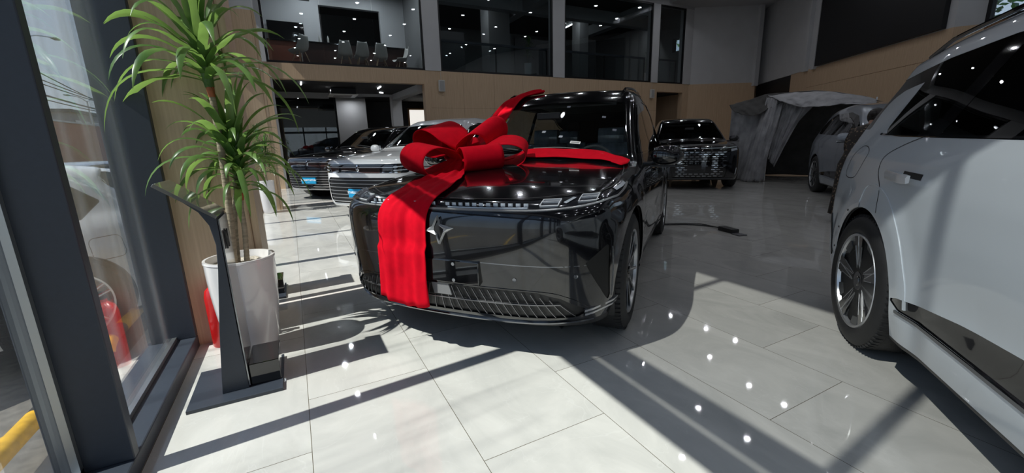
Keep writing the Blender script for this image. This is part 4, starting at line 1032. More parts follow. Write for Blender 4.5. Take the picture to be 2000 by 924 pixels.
    for a in (120, 145, 165):
        q = B.sidep(-3.0+.445*cos(radians(a)), .37+.445*sin(radians(a)), -1); mb.lathe([(0, -.008), (.006, -.008), (.007, 0)], 10, Matrix.Translation(tuple(q)), axis='y')
    mb.build('arch_screws', M['black_plastic'], root)
    for sg in (1, -1): mirror(root, B, -.95, 1.08, sg, M['paint_white'])
white, WBd, wst = car('white_suv', 'pearl white SUV at the right edge of the photo seen from its rear quarter', None, REAR, M['paint_white'], (1.18, -1.59, radians(-138.6)), h=.027, detail=2,
    dlo=DLO_REAR, wheel_style='turbine', doors=-1, handles=False, rg=(1.20, 1.52), cladding=rear_cladding, extra=rear_extra, rim_y=.985, pillars=((-1.78, -1.66), (-2.70, -2.58, .35)), door_xs=(-.62, -1.55), ws=(-.60, -1.30))
# ------------------------------------------------------------ the two nose-on cars with show plates
def tall_front(st):
    reg = st['region']
    reg('grille_bar', lambda p: np.maximum(smax(np.abs(p[:, 2]-.86)-.072, np.abs(p[:, 1])-.86, .05), .35-p[:, 0]), M['gloss_black'], -.006)
    reg('lower_grille', lambda p: np.maximum(smax(poly_sdf(np.abs(p[:, 1]), p[:, 2], [(-.1, .71), (.66, .71), (.74, .66), (.72, .36), (.66, .295), (-.1, .295)]), -p[:, 0]+.3, .01)-.008, -p[:, 0]), M['black_plastic'], -.014)
    reg('bumper_base', lambda p: np.maximum(p[:, 2]-.262, .1-p[:, 0]), st['paint'])
def show_plate(B, root, z0, z1, text=True):
    x = B.front(0, (z0+z1)/2)[0]
    mb = MB().box((x-.02, -.225, z0), (x+.022, .225, z1)); p = mb.build('show_plate', M['plate_blue'], root, bevel=.004)
    for txt, sz, zz in (('STARLIGHT MOTORS', .050, (z0+z1)/2+.012), ('0 500 600 00', .022, (z0+z1)/2-.035)):
        c = bpy.data.curves.new('lettering', 'FONT'); c.body = txt; c.size = sz; c.align_x = 'CENTER'; c.align_y = 'CENTER'; c.offset = .0012 if sz > .03 else .0004; c.extrude = .0005
        if txt[0] == '0': c.body = '- - - - - - -'
        o = text_mesh(c, 'lettering', M['white_ink'], p)
        o.matrix_local = Matrix.Translation((x+.0235, 0, zz)) @ Matrix(((0, 0, 1, 0), (1, 0, 0, 0), (0, 1, 0, 0), (0, 0, 0, 1)))
def tall_extra(st):
    B, root, paint = st['B'], st['root'], st['paint']
    mb = MB(); strip(B, fpts(B, [(-.80, .800), (0, .802), (.80, .800)], 40), .014, .001, mb, thick=.006); mb.build('grille_bar_trim', M['chrome'], root)
    mb = MB(); strip(B, fpts(B, [(-.72, .875), (0, .877), (.72, .875)], 40), .008, .001, mb, thick=.004)
    for z in np.linspace(.325, .675, 7):
        w = .70 if z > .40 else .66; strip(B, fpts(B, [(-w, z+.008), (-w*.9, z), (0, z), (w*.9, z), (w, z+.008)], 40), .008, .001, mb, thick=.012)
    mb.build('grille_bars', M['satin'], root, smooth=True)
    x = B.front(0, .86)[0]; mb = MB(); mb.lathe([(0, .010), (.026, .008), (.034, .0), (.034, -.01)], 28, Matrix.Translation((x+.004, 0, .862)) @ Matrix.Rotation(pi/2, 4, 'Y') @ Matrix.Diagonal((1.7, .85, 1, 1)))
    b = mb.build('badge', M['chrome'], root, smooth=True); mb = MB(); mb.lathe([(0, .013), (.012, .012), (.014, .0)], 20, Matrix.Translation((x+.005, 0, .862)) @ Matrix.Rotation(pi/2, 4, 'Y') @ Matrix.Diagonal((2.6, .7, 1, 1))); mb.build('badge_core', M['gloss_black'], b, smooth=True)
    show_plate(B, root, .395, .535)
    MB().box((B.front(0, .33)[0]-.03, -.10, .295), (B.front(0, .33)[0]+.012, .10, .37)).build('radar_cover', M['gloss_black'], root, bevel=.004)
    for sg in (1, -1):
        mb = MB()
        for z in (.885, .83): strip(B, fpts(B, [(sg*.66, z), (sg*.84, z+.008)], 8), .012, .002, mb, thick=.004)
        mb.build('headlamp', M['lamp_glass'], root); mirror(root, B, -.86, 1.10, sg, paint)
    mb = MB(); strip(B, fpts(B, [(-.76, .272), (0, .262), (.76, .272)], 50), .012, .001, mb, thick=.006); mb.build('lower_lip', M['satin'], root)
    mb = MB()
    for y0, y1 in ((.60, .02), (-.02, -.55)): P = [p+np.array([0, 0, .012]) for p in tpts(B, [(-.68, y0), (-.72, y1)], 8)]; mb.tube([tuple(p) for p in P], .008, 6)
    mb.build('wiper', M['black_plastic'], root)
DLO_TALL = [(-.86, 1.17), (-1.55, 1.53), (-2.0, 1.62), (-3.0, 1.62), (-3.5, 1.54), (-3.72, 1.40), (-3.6, 1.20), (-2.0, 1.175)]
car('white_suv', 'bright white SUV with a blue show plate, parked behind the bow-wrapped black one', None, TALL, M['paint_pure'], (1.60, 7.70, radians(-140.5)), h=.04, dlo=DLO_TALL, ws=(-.66, -1.36), ws_glass='semi_tint', seats=True,
    cladding=tall_front, extra=tall_extra, rim_y=.965, wheel_style='blade')
car('black_suv', 'black SUV with a blue show plate, parked farthest back on the left', None, TALL, M['paint_black'], (.98, 11.36, radians(-140.5)), h=.04, dlo=DLO_TALL, ws=(-.66, -1.36), ws_glass='semi_tint', seats=True,
    cladding=tall_front, extra=tall_extra, rim_y=.965, wheel_style='blade')
# ------------------------------------------------------------ black SUV with the dashed chrome grille
def dash_front(st):
    st['region']('grille', lambda p: np.maximum(poly_sdf(np.abs(p[:, 1]), p[:, 2], [(-.1, .90), (.60, .92), (.66, .90), (.56, .30), (-.1, .29)])-.01, .2-p[:, 0]), M['gloss_black'], -.01)
def dash_extra(st):
    B, root = st['B'], st['root']; mb = MB()
    for r in range(12):
        z = .325+r*.049; hw_ = np.interp(z, [.3, .9], [.53, .60]); n = 5; 
        for k in range(-6, 7):
            y = (k+(.5 if r % 2 else 0))*.118
            if abs(y)+.03 > hw_: continue
            if .42 < z < .66 and abs(y) < .27: continue
            strip(B, fpts(B, [(y-.040, z), (y+.040, z)], 5), .012, .001, mb, thick=.008, back=.012)
    mb.build('grille_dashes', M['chrome'], root)
    mb = MB()
    for sg in (1, -1):
        strip(B, fpts(B, [(sg*.02, .955), (sg*.5, .955), (sg*.80, .975)], 20), .016, .001, mb, thick=.004)
    mb.build('light_bar', M['lamp_glass'], root)
    for sg in (1, -1):
        mb = MB(); strip(B, fpts(B, [(sg*.66, .90), (sg*.80, .93)], 10), .05, .001, mb, thick=.004); strip(B, fpts(B, [(sg*.82, .50), (sg*.80, .35)], 10), .02, .001, mb, thick=.004)
        mb.build('headlamp', M['lamp_glass'], root); mirror(root, B, -.86, 1.10, sg, M['paint_black'])
    mb = strip(B, spts(B, [(.22, .72), (.20, .35)], 1, 8), .035, .002, thick=.004); mb.build('protective_film_strip', M['blue_film'], root)
    mb = MB(); strip(B, fpts(B, [(-.76, .272), (0, .262), (.76, .272)], 50), .014, .001, mb, thick=.006); mb.build('lower_lip', M['darkchrome'], root)
car('black_suv', 'black SUV with a grille of short chrome dashes, facing forward beside the grey cloth tent', None, TALL, M['paint_black'], (8.92, 7.30, radians(-132)), h=.045, dlo=DLO_TALL, ws=(-.66, -1.36), ws_glass='semi_tint', seats=True,
    cladding=dash_front, extra=dash_extra, rim_y=.965, wheel_style='blade', detail=1)
# ------------------------------------------------------------ silver SUV half under the cloth
def silver_extra(st):
    rear_extra_s = st; B, root = st['B'], st['root']
    mb = strip(B, spts(B, [(-2.72, 1.19), (-2.90, 1.14), (-3.02, 1.08), (-3.0, 1.0), (-2.90, .92), (-2.84, .80)], -1, 26), .010, .0006); mb.build('rear_door_shut_line', M['black_plastic'], root)
    mirror(root, B, -.95, 1.08, -1, M['paint_silver'])
sp = (9.841, 4.99); sth = radians(-139.5)
sox = sp[0]-(cos(sth)*-3.0-sin(sth)*-.975); soy = sp[1]-(sin(sth)*-3.0+cos(sth)*-.975)
car('silver_suv', 'silver grey SUV half covered by a grey cloth, behind the white SUV on the right', None, REAR, M['paint_silver'], (sox, soy, sth), h=.045, dlo=[(-.95, 1.17), (-1.55, 1.49), (-2.0, 1.565), (-3.0, 1.57), (-3.5, 1.44), (-3.68, 1.32), (-3.55, 1.22), (-2.2, 1.185)],
    wheel_style='multi', cladding=rear_cladding, extra=silver_extra, doors=-1, handles=False, rim_y=.985, door_xs=(-.62, -1.70))
# ------------------------------------------------------------ cars outside the glass
def out_extra(st):
    B, root = st['B'], st['root']
    for sg in (1, -1): mirror(root, B, -.72, .98, sg, M['paint_pure'])
    mb = strip(B, spts(B, rrect(-3.32, .72, -3.08, .90, .05)+[rrect(-3.32, .72, -3.08, .90, .05)[0]], 1, 40, False), .006, .0006); mb.build('fuel_flap', M['black_plastic'], root)
def out_rear(st):
    st['region']('tail_lamp', lambda p: smax(smax(np.abs(p[:, 2]-.90-.05*(p[:, 0]+3.6))-.035, p[:, 0]+3.52, .02), -np.abs(p[:, 1])+.25, .02), M['lamp_dark'], -.002)
    st['region']('rear_diffuser', lambda p: np.maximum(p[:, 2]-.36, p[:, 0]+3.35), M['black_plastic'])
car('white_hatchback', 'white hatchback with red wheels parked outside behind the glass wall', None, HATCH, M['paint_pure'], (-4.42, 3.02, radians(-137)), h=.035, dlo=[(-.80, 1.02), (-1.50, 1.36), (-2.0, 1.43), (-2.7, 1.42), (-3.15, 1.32), (-3.3, 1.18), (-3.12, 1.06), (-2.0, 1.03)],
    zoff=-.36, ws=(-.56, -1.30), rg=(1.10, 1.36), rear=out_rear, extra=out_extra, red_wheel=True, rim_y=.94, wheel_style='blade', detail=2, pillars=((-1.78, -1.68), (-2.60, -2.52)))
car('white_sedan', 'white saloon car parked outside beyond the hatchback', None, SEDAN, M['paint_pure'], (-4.9, 6.9, radians(-137)), h=.045, dlo=[(-.80, 1.02), (-1.50, 1.30), (-2.0, 1.345), (-2.7, 1.30), (-3.15, 1.17), (-3.3, 1.08), (-3.12, 1.05), (-2.0, 1.03)],
    zoff=-.36, ws=(-.56, -1.26), rg=None, rear=out_rear, rim_y=.94, wheel_style='plain', pillars=((-1.78, -1.68), (-2.60, -2.52)))
car('grey_sedan', 'dark grey saloon car parked outside, farthest along the row', None, SEDAN, M['paint_silver'], (-5.4, 10.9, radians(-137)), h=.055, dlo=[(-.80, 1.02), (-1.50, 1.30), (-2.0, 1.345), (-2.7, 1.30), (-3.15, 1.17), (-3.3, 1.08), (-3.12, 1.05), (-2.0, 1.03)],
    zoff=-.36, ws=(-.56, -1.26), rg=None, rear=out_rear, rim_y=.94, wheel_style='plain', pillars=((-1.78, -1.68), (-2.60, -2.52)))
# ============================================================ RED BOW ON THE BONNET
bow = empty('gift_bow', (1.278, 2.655, 0), -2.461, 'giant red fabric bow with long tails lying on the glossy black SUV', 'bow')
RF, AW = Vector((-.398, .916, 0)).normalized(), Vector((-.914, -.403, 0)).normalized()   # rightwards / away, in the car's axes
BC = Vector((-.09, -.345, 1.10))
def loop(d, wax, L, H, w0, lift=0, base=(0, 0, 0), n=40, m=13, tilt=0):
    """one bow loop: teardrop running out along d, ribbon width along wax"""
    d = Vector(d).normalized(); wax = Vector(wax).normalized(); up = wax.cross(d).normalized()
    if up.z < 0: up = -up
    c0 = BC + Vector(base); rows = []
    for i in range(n+1):
        t = i/n; th = 2*pi*t; x = L*(1-cos(th))/2; z = H/2*sin(th)*(abs(sin(th/2))**.75); f = .30+.70*min(1, sin(pi*t)*1.9)
        row = []
        for j in range(m):
            u = -1+2*j/(m-1); fold = .012*(1-min(1, sin(pi*t)*2))*cos(u*9)
            p = c0+d*x+up*(z+lift+fold)+wax*(u*w0/2*f)+Vector((0, 0, tilt*(x/L)*.1)); row.append(tuple(p))
        rows.append(row)
    return MB().grid(rows).build('bow_loop', M['red_fabric'], bow, smooth=True, solid=.006, angle=0)
def RA(r, a, z=0): return RF*r+AW*a+Vector((0, 0, z))
loop(RA(-.80, .45, .30), RA(.60, .80, .22), .36, .25, .32, base=RA(.0, .10, .08))       # left, rear
loop(RA(.78, .25, .30), RA(.50, .82, .42), .30, .26, .34, base=RA(-.01, .10, .075))        # centre, upper
loop(RA(.97, -.05, .06), RA(.10, .97, .22), .46, .23, .32, base=RA(.03, .10, .02))       # right
loop(RA(-.82, -.42, .0), RA(-.64, .70, .12), .34, .26, .32, base=RA(-.04, -.02, .0))         # left, front
loop(RA(.42, -.86, .05), RA(.97, .30, .07), .20, .21, .29, base=RA(.09, -.02, .0))       # front, centre
loop(RA(-.35, .9, .25), RA(.95, .3, 0), .26, .2, .26, base=RA(.02, .12, .03))           # back
mb = MB(); rows = []
for i in range(13):
    a = 2*pi*i/12; rows.append([tuple(BC+RA(.02, .05, .02)+RF*(.055*cos(a)*(.8+.2*cos(u*3)))+Vector((0, 0, .055*sin(a)))+AW*(u*.07)) for u in [-1, -.5, 0, .5, 1]])
mb.grid(rows).build('bow_knot', M['red_fabric'], bow, smooth=True, solid=.005, angle=0)
def fabric(name, P, solid=.004): return MB().grid(P).build(name, M['red_fabric'], bow, smooth=True, solid=solid, angle=0)
def hitdir(ox, oz, y, ang):
    d = np.array([-cos(ang), 0, -sin(ang)]); o = np.array([ox, y, oz])-d*1.2; q = HB.hit([o], [d], 1.3)[0]; return q
# front tail: over the bonnet edge and straight down the nose
rows = []; NU = 33; K = 54
for k in range(K):
    s = k/(K-1); yc = np.interp(s, [0, .15, .35, .6, 1], [-.345, -.335, -.255, -.215, -.235]); hw = np.interp(s, [0, .08, .25, .45, 1], [.07, .09, .145, .175, .175]); row = []
    for j in range(NU):
        u = -1+2*j/(NU-1); y = yc+u*hw
        if s < .38:
            x = -.10+(.40+.10)*s/.38; q = HB.topp(x, y); n_ = HB.normal(q)[0]; lift = .014+.06*max(0, 1-s/.12)
        else:
            a = radians(90-(s-.38)/.62*126); q = hitdir(.40, .60, y, a); n_ = HB.normal(q)[0]; lift = .016
            if q[2] < .66: q = np.array([max(q[0], .850-.12*(abs(y)/.98)**2-.03*(.66-q[2])), q[1], q[2]])
        f = .008*sin(u*5+s*4)*(.4+s*.6)+.005*sin(u*10-s*6)+.003*sin(u*17+s*11)+.002*sin(s*40+u*3)
        p = q+n_*(lift+max(-.010, f*(1.0 if s > .1 else .5)))
        if s > .90: p = p+np.array([.0, .02*u*(s-.9)*10*.3, -.012*(s-.9)*10*sin(u*3.0+1)])
        row.append(tuple(p))
    rows.append(row)
fabric('ribbon_tail', rows)
# band across the back of the bonnet towards the driver's side
rows = []
for k in range(40):
    s = k/39; y = -.36+1.16*s; xc = np.interp(y, [-.36, -.05, .3, .6, .72, .80], [-.20, -.56, -.575, -.60, -.56, -.50]); hw = np.interp(s, [0, .2, .9, 1], [.06, .070, .075, .085]); row = []
    for j in range(9):
        u = -1+2*j/8; x = xc-u*hw*(1 if s > .2 else 1); yy = y+(.03*u if s > .9 else 0); q = HB.topp(x, min(yy, .80)); nrm_ = HB.normal(q)[0]
        row.append(tuple(q+nrm_*(.016+.05*max(0, 1-s/.15)+.003*sin(s*20)*u)))
    rows.append(row)
fabric('ribbon_tail', rows)
# tail running up the windscreen pillar and onto the roof
rows = []
for k in range(50):
    s = k/49; x = np.interp(s, [0, .25, .8, 1], [-.20, -.70, -1.55, -1.72]); yc = np.interp(s, [0, .25, .5, .8, 1], [-.36, -.50, -.53, -.46, -.28]); hw = np.interp(s, [0, .25, .5, .8, 1], [.06, .10, .11, .09, .05]); row = []
    for j in range(15):
        u = -1+2*j/14; q = HB.topp(x+.05*u*s, yc+u*hw); n_ = HB.normal(q)[0]; f = .014*sin(u*6+s*3)*(.3+s)+.008*sin(u*13-s*16)+.02*s*max(0, cos(u*4))
        row.append(tuple(q+n_*(.018+max(-.010, f)+.05*max(0, 1-s/.15))))
    rows.append(row)
fabric('ribbon_tail', rows)

# ============================================================ POTTED DRACAENAS
def leafmat(name, c1, c2, tr):
    m, n, l, b = nmat(name); out = n['Material Output']
    t = n.new('ShaderNodeTexCoord'); tx = n.new('ShaderNodeTexNoise'); tx.inputs['Scale'].default_value = 6; tx.inputs['Detail'].default_value = 3
    l.new(t.outputs['Object'], tx.inputs['Vector']); r = n.new('ShaderNodeValToRGB'); r.color_ramp.elements[0].position = .35; r.color_ramp.elements[1].position = .65
    r.color_ramp.elements[0].color = (*c1, 1); r.color_ramp.elements[1].color = (*c2, 1); l.new(tx.outputs['Fac'], r.inputs[0]); l.new(r.outputs[0], b.inputs['Base Color'])
    b.inputs['Roughness'].default_value = .32; b.inputs['Specular IOR Level'].default_value = .6
    tl = n.new('ShaderNodeBsdfTranslucent'); tl.inputs[0].default_value = (*tr, 1); mx = n.new('ShaderNodeMixShader'); mx.inputs[0].default_value = .42
    l.new(b.outputs[0], mx.inputs[1]); l.new(tl.outputs[0], mx.inputs[2]); l.new(mx.outputs[0], out.inputs['Surface']); return m
M['leaf'] = leafmat('dracaena_leaf', (.05, .13, .035), (.17, .30, .085), (.30, .48, .11))
M['leaf2'] = leafmat('dark_foliage', (.03, .08, .03), (.08, .20, .05), (.14, .30, .06))
M['cane'] = pbr('ringed_cane', (.34, .28, .20), .8, noise=.35, nscale=8, bump=.5, nstretch=(1, 1, 9))
M['sheath'] = pbr('orange_brown_sheath', (.40, .11, .04), .6, noise=.3, nscale=20)
def crown(c, axis, n, L, w, rnd, e0=(10, 80), droop=1.0, ymax=9):
    mb = MB(); c = Vector(c); axis = Vector(axis).normalized()
    for i in range(n):
        f = i/n; az = i*2.39996+rnd.uniform(-.25, .25); el = radians(e0[0]+(e0[1]-e0[0])*f+rnd.uniform(-8, 8)); l_ = L*rnd.uniform(.8, 1.12)*(1-.25*f); ww = w*rnd.uniform(.85, 1.15)
        p = c+axis*(.20*f-.04); d = Vector((cos(az)*cos(el), sin(az)*cos(el), sin(el))); d = (d+axis*.15).normalized(); seg = 13; tw = rnd.uniform(-.3, .3); g = droop*rnd.uniform(.7, 1.25)*(1.15-.55*f)
        side0 = Vector((-sin(az), cos(az), 0)); vs = []
        for k in range(seg+1):
            t = k/seg; wd = ww*(.45+.55*sin(pi*min(1, t*1.35+.12)) if t < .5 else max(.02, 1-((t-.5)/.5)**1.9)); s_ = (side0*cos(tw*t*2)+d.cross(side0)*sin(tw*t*2)).normalized(); nn = s_.cross(d).normalized()
            if nn.z < 0 and t < .3: nn = -nn
            vs += [tuple(p-s_*wd/2+nn*wd*.16), tuple(p), tuple(p+s_*wd/2+nn*wd*.16)]
            p = p+d*(l_/seg); d = (d+Vector((0, 0, -1))*g*(.055+.20*t*t+.10*t)).normalized()
        vs = [(a_, min(b__, ymax-.02*(c__ % .1)), c__) for a_, b__, c__ in vs]; fs = []
        for k in range(seg):
            a = k*3; fs += [(a, a+1, a+4, a+3), (a+1, a+2, a+5, a+4)]
        mb.add(vs, fs)
    return mb
def pot_mesh(r0, r1, h):
    mb = MB(); pr = [(0, 0), (r0*.9, 0), (r0, .015)]
    for i in range(1, 11): t = i/10; pr.append((r0+(r1-r0)*sin(t*pi/2)**.9, .015+(h-.03)*t))
    pr += [(r1+.004, h-.012), (r1+.002, h), (r1-.012, h), (r1-.016, h-.03), (r1-.03, h-.10), (0, h-.10)]
    return mb.lathe(pr, 48)
rnd = random.Random(4)
pl = empty('potted_dracaena', (-.345, 2.83, 0), 0, 'tall green dracaena with strappy leaves in a white pot by the timber pillar', 'plant')
pot_mesh(.125, .178, .60).build('pot', M['ceramic'], pl, smooth=True, angle=50)
mb = MB(); rows = []
for i in range(7): rows.append([(.027*i*cos(a)*.95, .027*i*sin(a)*.95, .555+rnd.uniform(-.006, .010)) for a in [2*pi*k/22 for k in range(22)]])
mb.grid(rows, closed_v=True).build('soil', M['soil'], pl)
def cane(pts, r0, r1):
    P = bez(pts, 60); return MB().tube([tuple(p) for p in P], [(r0+(r1-r0)*i/59)*(1+.09*(i % 2)) for i in range(60)], 12)
cane([(-.035, .0, .54), (-.012, .0, .82), (.0, .0, 1.10), (.005, 0, 1.33), (.006, 0, 1.50)], .019, .015).build('stem', M['cane'], pl, smooth=True, angle=0)
cane([(.03, .02, .54), (.046, .02, .75), (.048, .02, .87), (.054, .02, .93)], .014, .012).build('stem', M['cane'], pl, smooth=True, angle=0)
cane([(-.02, .05, .54), (.0, .055, .80), (.035, .05, .98), (.05, .04, 1.08)], .015, .012).build('stem', M['cane'], pl, smooth=True, angle=0)
MB().tube([(.006, 0, 1.49), (.003, 0, 1.545)], [.0165, .020], 12).build('leaf_sheath', M['sheath'], pl, smooth=True)
MB().tube([(.054, .02, .925), (.056, .02, .965)], [.014, .018], 12).build('leaf_sheath', M['sheath'], pl, smooth=True)
MB().tube([(.003, 0, 1.54), (-.004, 0, 1.64)], [.022, .030], 12).build('leaf_base', M['leaf'], pl, smooth=True)
crown((-.004, 0, 1.60), (-.02, 0, 1), 48, .60, .042, rnd, (15, 82), 1.5, .262).build('leaf_crown', M['leaf'], pl, smooth=True, angle=0)
crown((.045, .04, 1.12), (.1, 0, 1), 44, .53, .037, rnd, (15, 82), 1.45, .262).build('leaf_crown', M['leaf'], pl, smooth=True, angle=0)
crown((.062, .02, 1.0), (.12, -.1, 1), 28, .40, .038, rnd, (10, 82), 1.9, .262).build('leaf_crown', M['leaf'], pl, smooth=True, angle=0)
p2 = empty('potted_plant', (-.50, 9.26, 0), 0, 'bushy green plant in a tall white pot beside the far timber pillar', 'plant')
pot_mesh(.115, .135, .62).build('pot', M['ceramic'], p2, smooth=True, angle=50)
MB().lathe([(0, .54), (.108, .54), (.108, .55), (0, .55)], 24).build('soil', M['soil'], p2)
mb = MB()
for k in range(3): mb.tube([tuple(q) for q in bez([(.03*cos(k*2), .03*sin(k*2), .54), (.05*cos(k*2+1), .05*sin(k*2), .9), (.10*cos(k*2.1), .10*sin(k*2.1), 1.3)], 12)], .010, 8)
mb.build('stem', M['cane'], p2, smooth=True)
for cc in ((.0, -.04, .95), (.08, -.02, 1.15), (-.03, .02, 1.35), (.10, .0, .85)): crown(cc, (0, 0, 1), 46, .30, .018, rnd, (-20, 80), .7).build('leaf_crown', M['leaf2'], p2, smooth=True, angle=0)

# ============================================================ INFORMATION STANDS
def stand(name, loc, label, rz=0):
    s = empty(name, loc, rz, label, 'stand')
    MB().box((0, 0, 0), (.405, .40, .018)).build('base_plate', M['steel_grey'], s, bevel=.002)
    prof = [(.135, .018), (.172, .345), (.213, .65), (.224, .775), (.212, .87), (.180, .935), (.110, 1.005), (.045, 1.055), (.052, 1.068), (.245, .905), (.246, .60), (.247, .30), (.252, .018)]
    mb = MB(); mb.prism(prof, .085, .345, 'y'); mb.build('post', M['steel_grey'], s, bevel=.003)
    mb = MB(); mb.prism([(.034, 1.063), (.242, .900), (.252, .911), (.044, 1.076)], .075, .355, 'y'); d = mb.build('display_panel', pbr_cache('smoked_display', (.15, .15, .14), .12, .2, 1), s, bevel=.002)
    mb = MB(); mb.prism([(.2525, .03), (.258, .03), (.2535, .895), (.248, .895)], .088, .342, 'y'); mb.build('front_glass', pbr_cache('silver_front', (.30, .31, .32), .14, .7), s)
    mb = MB(); mb.box((.256, .15, .74), (.262, .165, .83)).box((.256, .205, .74), (.262, .22, .83))
    mb.add([(.2565, .15, .83), (.2565, .167, .83), (.2565, .22, .74), (.2565, .203, .74), (.262, .15, .83), (.262, .167, .83), (.262, .22, .74), (.262, .203, .74)], [(0, 1, 2, 3), (7, 6, 5, 4), (0, 4, 5, 1), (1, 5, 6, 2), (2, 6, 7, 3), (3, 7, 4, 0)])
    mb.build('raised_lettering', M['ink'], s)
    MB().box((.262, .10, .018), (.398, .345, .135)).build('foot_box', M['gloss_black'], s, bevel=.003)
    return s
stand('information_stand', (-.592, 2.245, 0), 'anthracite lectern style information stand in front of the white pot')
stand('information_stand', (-.592, 3.76, 0), 'second anthracite information stand, hidden behind the white pot and pillar')
# ============================================================ FIRE EXTINGUISHER behind the pot
fe = empty('fire_extinguisher', (-.535, 3.03, 0), 0, 'red fire extinguisher with a black hose behind the large white pot', 'fire extinguisher')
MB().lathe([(0, 0), (.050, 0), (.055, .01), (.055, .33), (.045, .37), (.018, .395), (.018, .41), (0, .41)], 28).build('cylinder_body', M['red_paint'], fe, smooth=True, angle=40)
MB().box((-.012, -.02, .41), (.012, .02, .44)).box((-.01, -.02, .44), (.085, .02, .452)).build('valve', M['black_plastic'], fe, bevel=.003)
MB().tube([tuple(p) for p in bez([(.02, -.0, .425), (.055, -.02, .43), (.072, -.03, .34), (.066, -.03, .20), (.062, -.03, .13)], 24)], .009, 8).build('hose', M['black_plastic'], fe, smooth=True)

# ============================================================ CABLE, ADAPTER, FLOOR SPECKS
ce = empty('charging_cable', (0, 0, 0), 0, 'black charging cable lying on the grey tiles beside the black SUV', 'cable')
MB().tube([tuple(p) for p in bez([(4.42, 4.30, .012), (4.60, 4.14, .010), (4.76, 4.05, .010), (4.88, 3.92, .012), (4.98, 3.74, .012), (4.96, 3.58, .02)], 40)], .009, 8).build('lead', M['black_plastic'], ce, smooth=True)
MB().tube([tuple(p) for p in bez([(4.55, 4.22, .010), (4.78, 4.12, .010), (4.96, 3.98, .010), (5.02, 3.82, .012), (4.98, 3.70, .012)], 30)], .006, 8).build('lead', M['black_plastic'], ce, smooth=True)
ang = math.atan2(3.17-3.56, 4.854-4.946); Rm = Matrix.Translation((4.94, 3.53, 0)) @ Matrix.Rotation(ang, 4, 'Z')
MB().box((0, -.055, .001), (.26, .055, .055), Rm).build('adapter', M['black_plastic'], ce, bevel=.012)
MB().box((.26, -.075, .001), (.40, .045, .012), Rm).build('wall_plug', pbr_cache('plug_grey', (.10, .10, .11), .4), ce, bevel=.004)
# ============================================================ CLOTH TENT
CL = {'side_panel': [[(11.17, 7.97, 2.07), (11.32, 7.53, 2.02), (11.38, 7.03, 1.99)], [(11.23, 8.01, 1.44), (11.19, 7.43, 1.35), (11.26, 7.03, 1.29)], [(11.16, 7.98, .72), (11.05, 7.44, .66), (11.08, 7.19, .67)], [(11.1, 7.95, .05), (11.08, 7.61, .02), (11.06, 7.38, .01)]],
      'roof_flap': [[(11.0, 7.94, 2.05), (11.17, 7.53, 2.15), (11.27, 7.04, 2.26), (11.49, 6.59, 2.26)], [(10.89, 7.72, 1.89), (11.03, 7.32, 1.96), (11.18, 6.91, 2.0), (11.31, 6.52, 2.1)], [(10.87, 7.47, 1.77), (10.92, 7.09, 1.72), (11.02, 6.84, 1.87), (11.08, 6.51, 2.02)]],
      'post_drape': [[(11.24, 7.04, 2.18), (11.09, 6.76, 2.12), (11.18, 6.57, 2.03)], [(11.07, 7.08, 1.53), (10.92, 6.79, 1.48), (11.07, 6.59, 1.45)], [(10.97, 7.18, .81), (10.84, 6.88, .77), (11.01, 6.69, .8)], [(10.83, 7.29, .02), (10.76, 6.97, .02), (10.98, 6.76, .02)]],
      'roof_cloth': [[(11.17, 6.97, 2.21), (11.38, 6.52, 2.23), (11.44, 5.9, 2.2), (11.44, 5.3, 2.09), (11.63, 4.81, 1.92)], [(11.01, 6.55, 2.05), (11.15, 6.13, 2.06), (11.14, 5.67, 2.04), (11.23, 5.14, 1.95), (11.37, 4.7, 1.85)], [(11.02, 6.28, 1.91), (10.98, 5.93, 1.84), (10.95, 5.48, 1.83), (11.09, 5.06, 1.83), (11.24, 4.64, 1.8)]],
      'hanging_drape': [[(11.26, 6.64, 2.02), (11.28, 6.4, 1.99), (11.28, 6.16, 1.97), (11.29, 5.9, 1.87)], [(11.26, 6.68, 1.7), (11.25, 6.44, 1.65), (11.28, 6.29, 1.59), (11.38, 6.23, 1.55)], [(11.18, 6.71, 1.23), (11.21, 6.56, 1.15), (11.19, 6.45, 1.12), (11.26, 6.4, 1.06)], [(11.16, 6.79, .6), (11.12, 6.67, .5), (11.16, 6.64, .45), (11.18, 6.62, .4)]],
      'rear_panel': [[(11.5, 8.0, 2.1), (12.9, 8.1, 2.17), (13.9, 5.69, 1.98)], [(11.5, 8.0, 1.2), (12.87, 8.1, 1.2), (14.0, 5.56, 1.2)], [(11.5, 8.0, .02), (12.83, 8.1, .02), (14.1, 5.61, .02)]],
      'top_sheet': [[(11.2, 7.9, 2.08), (11.4, 6.9, 2.24), (11.5, 5.9, 2.22), (11.6, 5.0, 2.0)], [(12.1, 8.0, 2.1), (12.4, 7.2, 2.2), (12.6, 6.2, 2.2), (12.7, 5.3, 2.0)], [(12.9, 8.1, 2.15), (13.2, 7.3, 2.15), (13.6, 6.4, 2.1), (13.9, 5.6, 1.98)]]}
tent = empty('cloth_tent', (11.5, 7, 0), 0, 'sagging grey cloth tent draped over the silver SUV in the far right corner', 'tent')
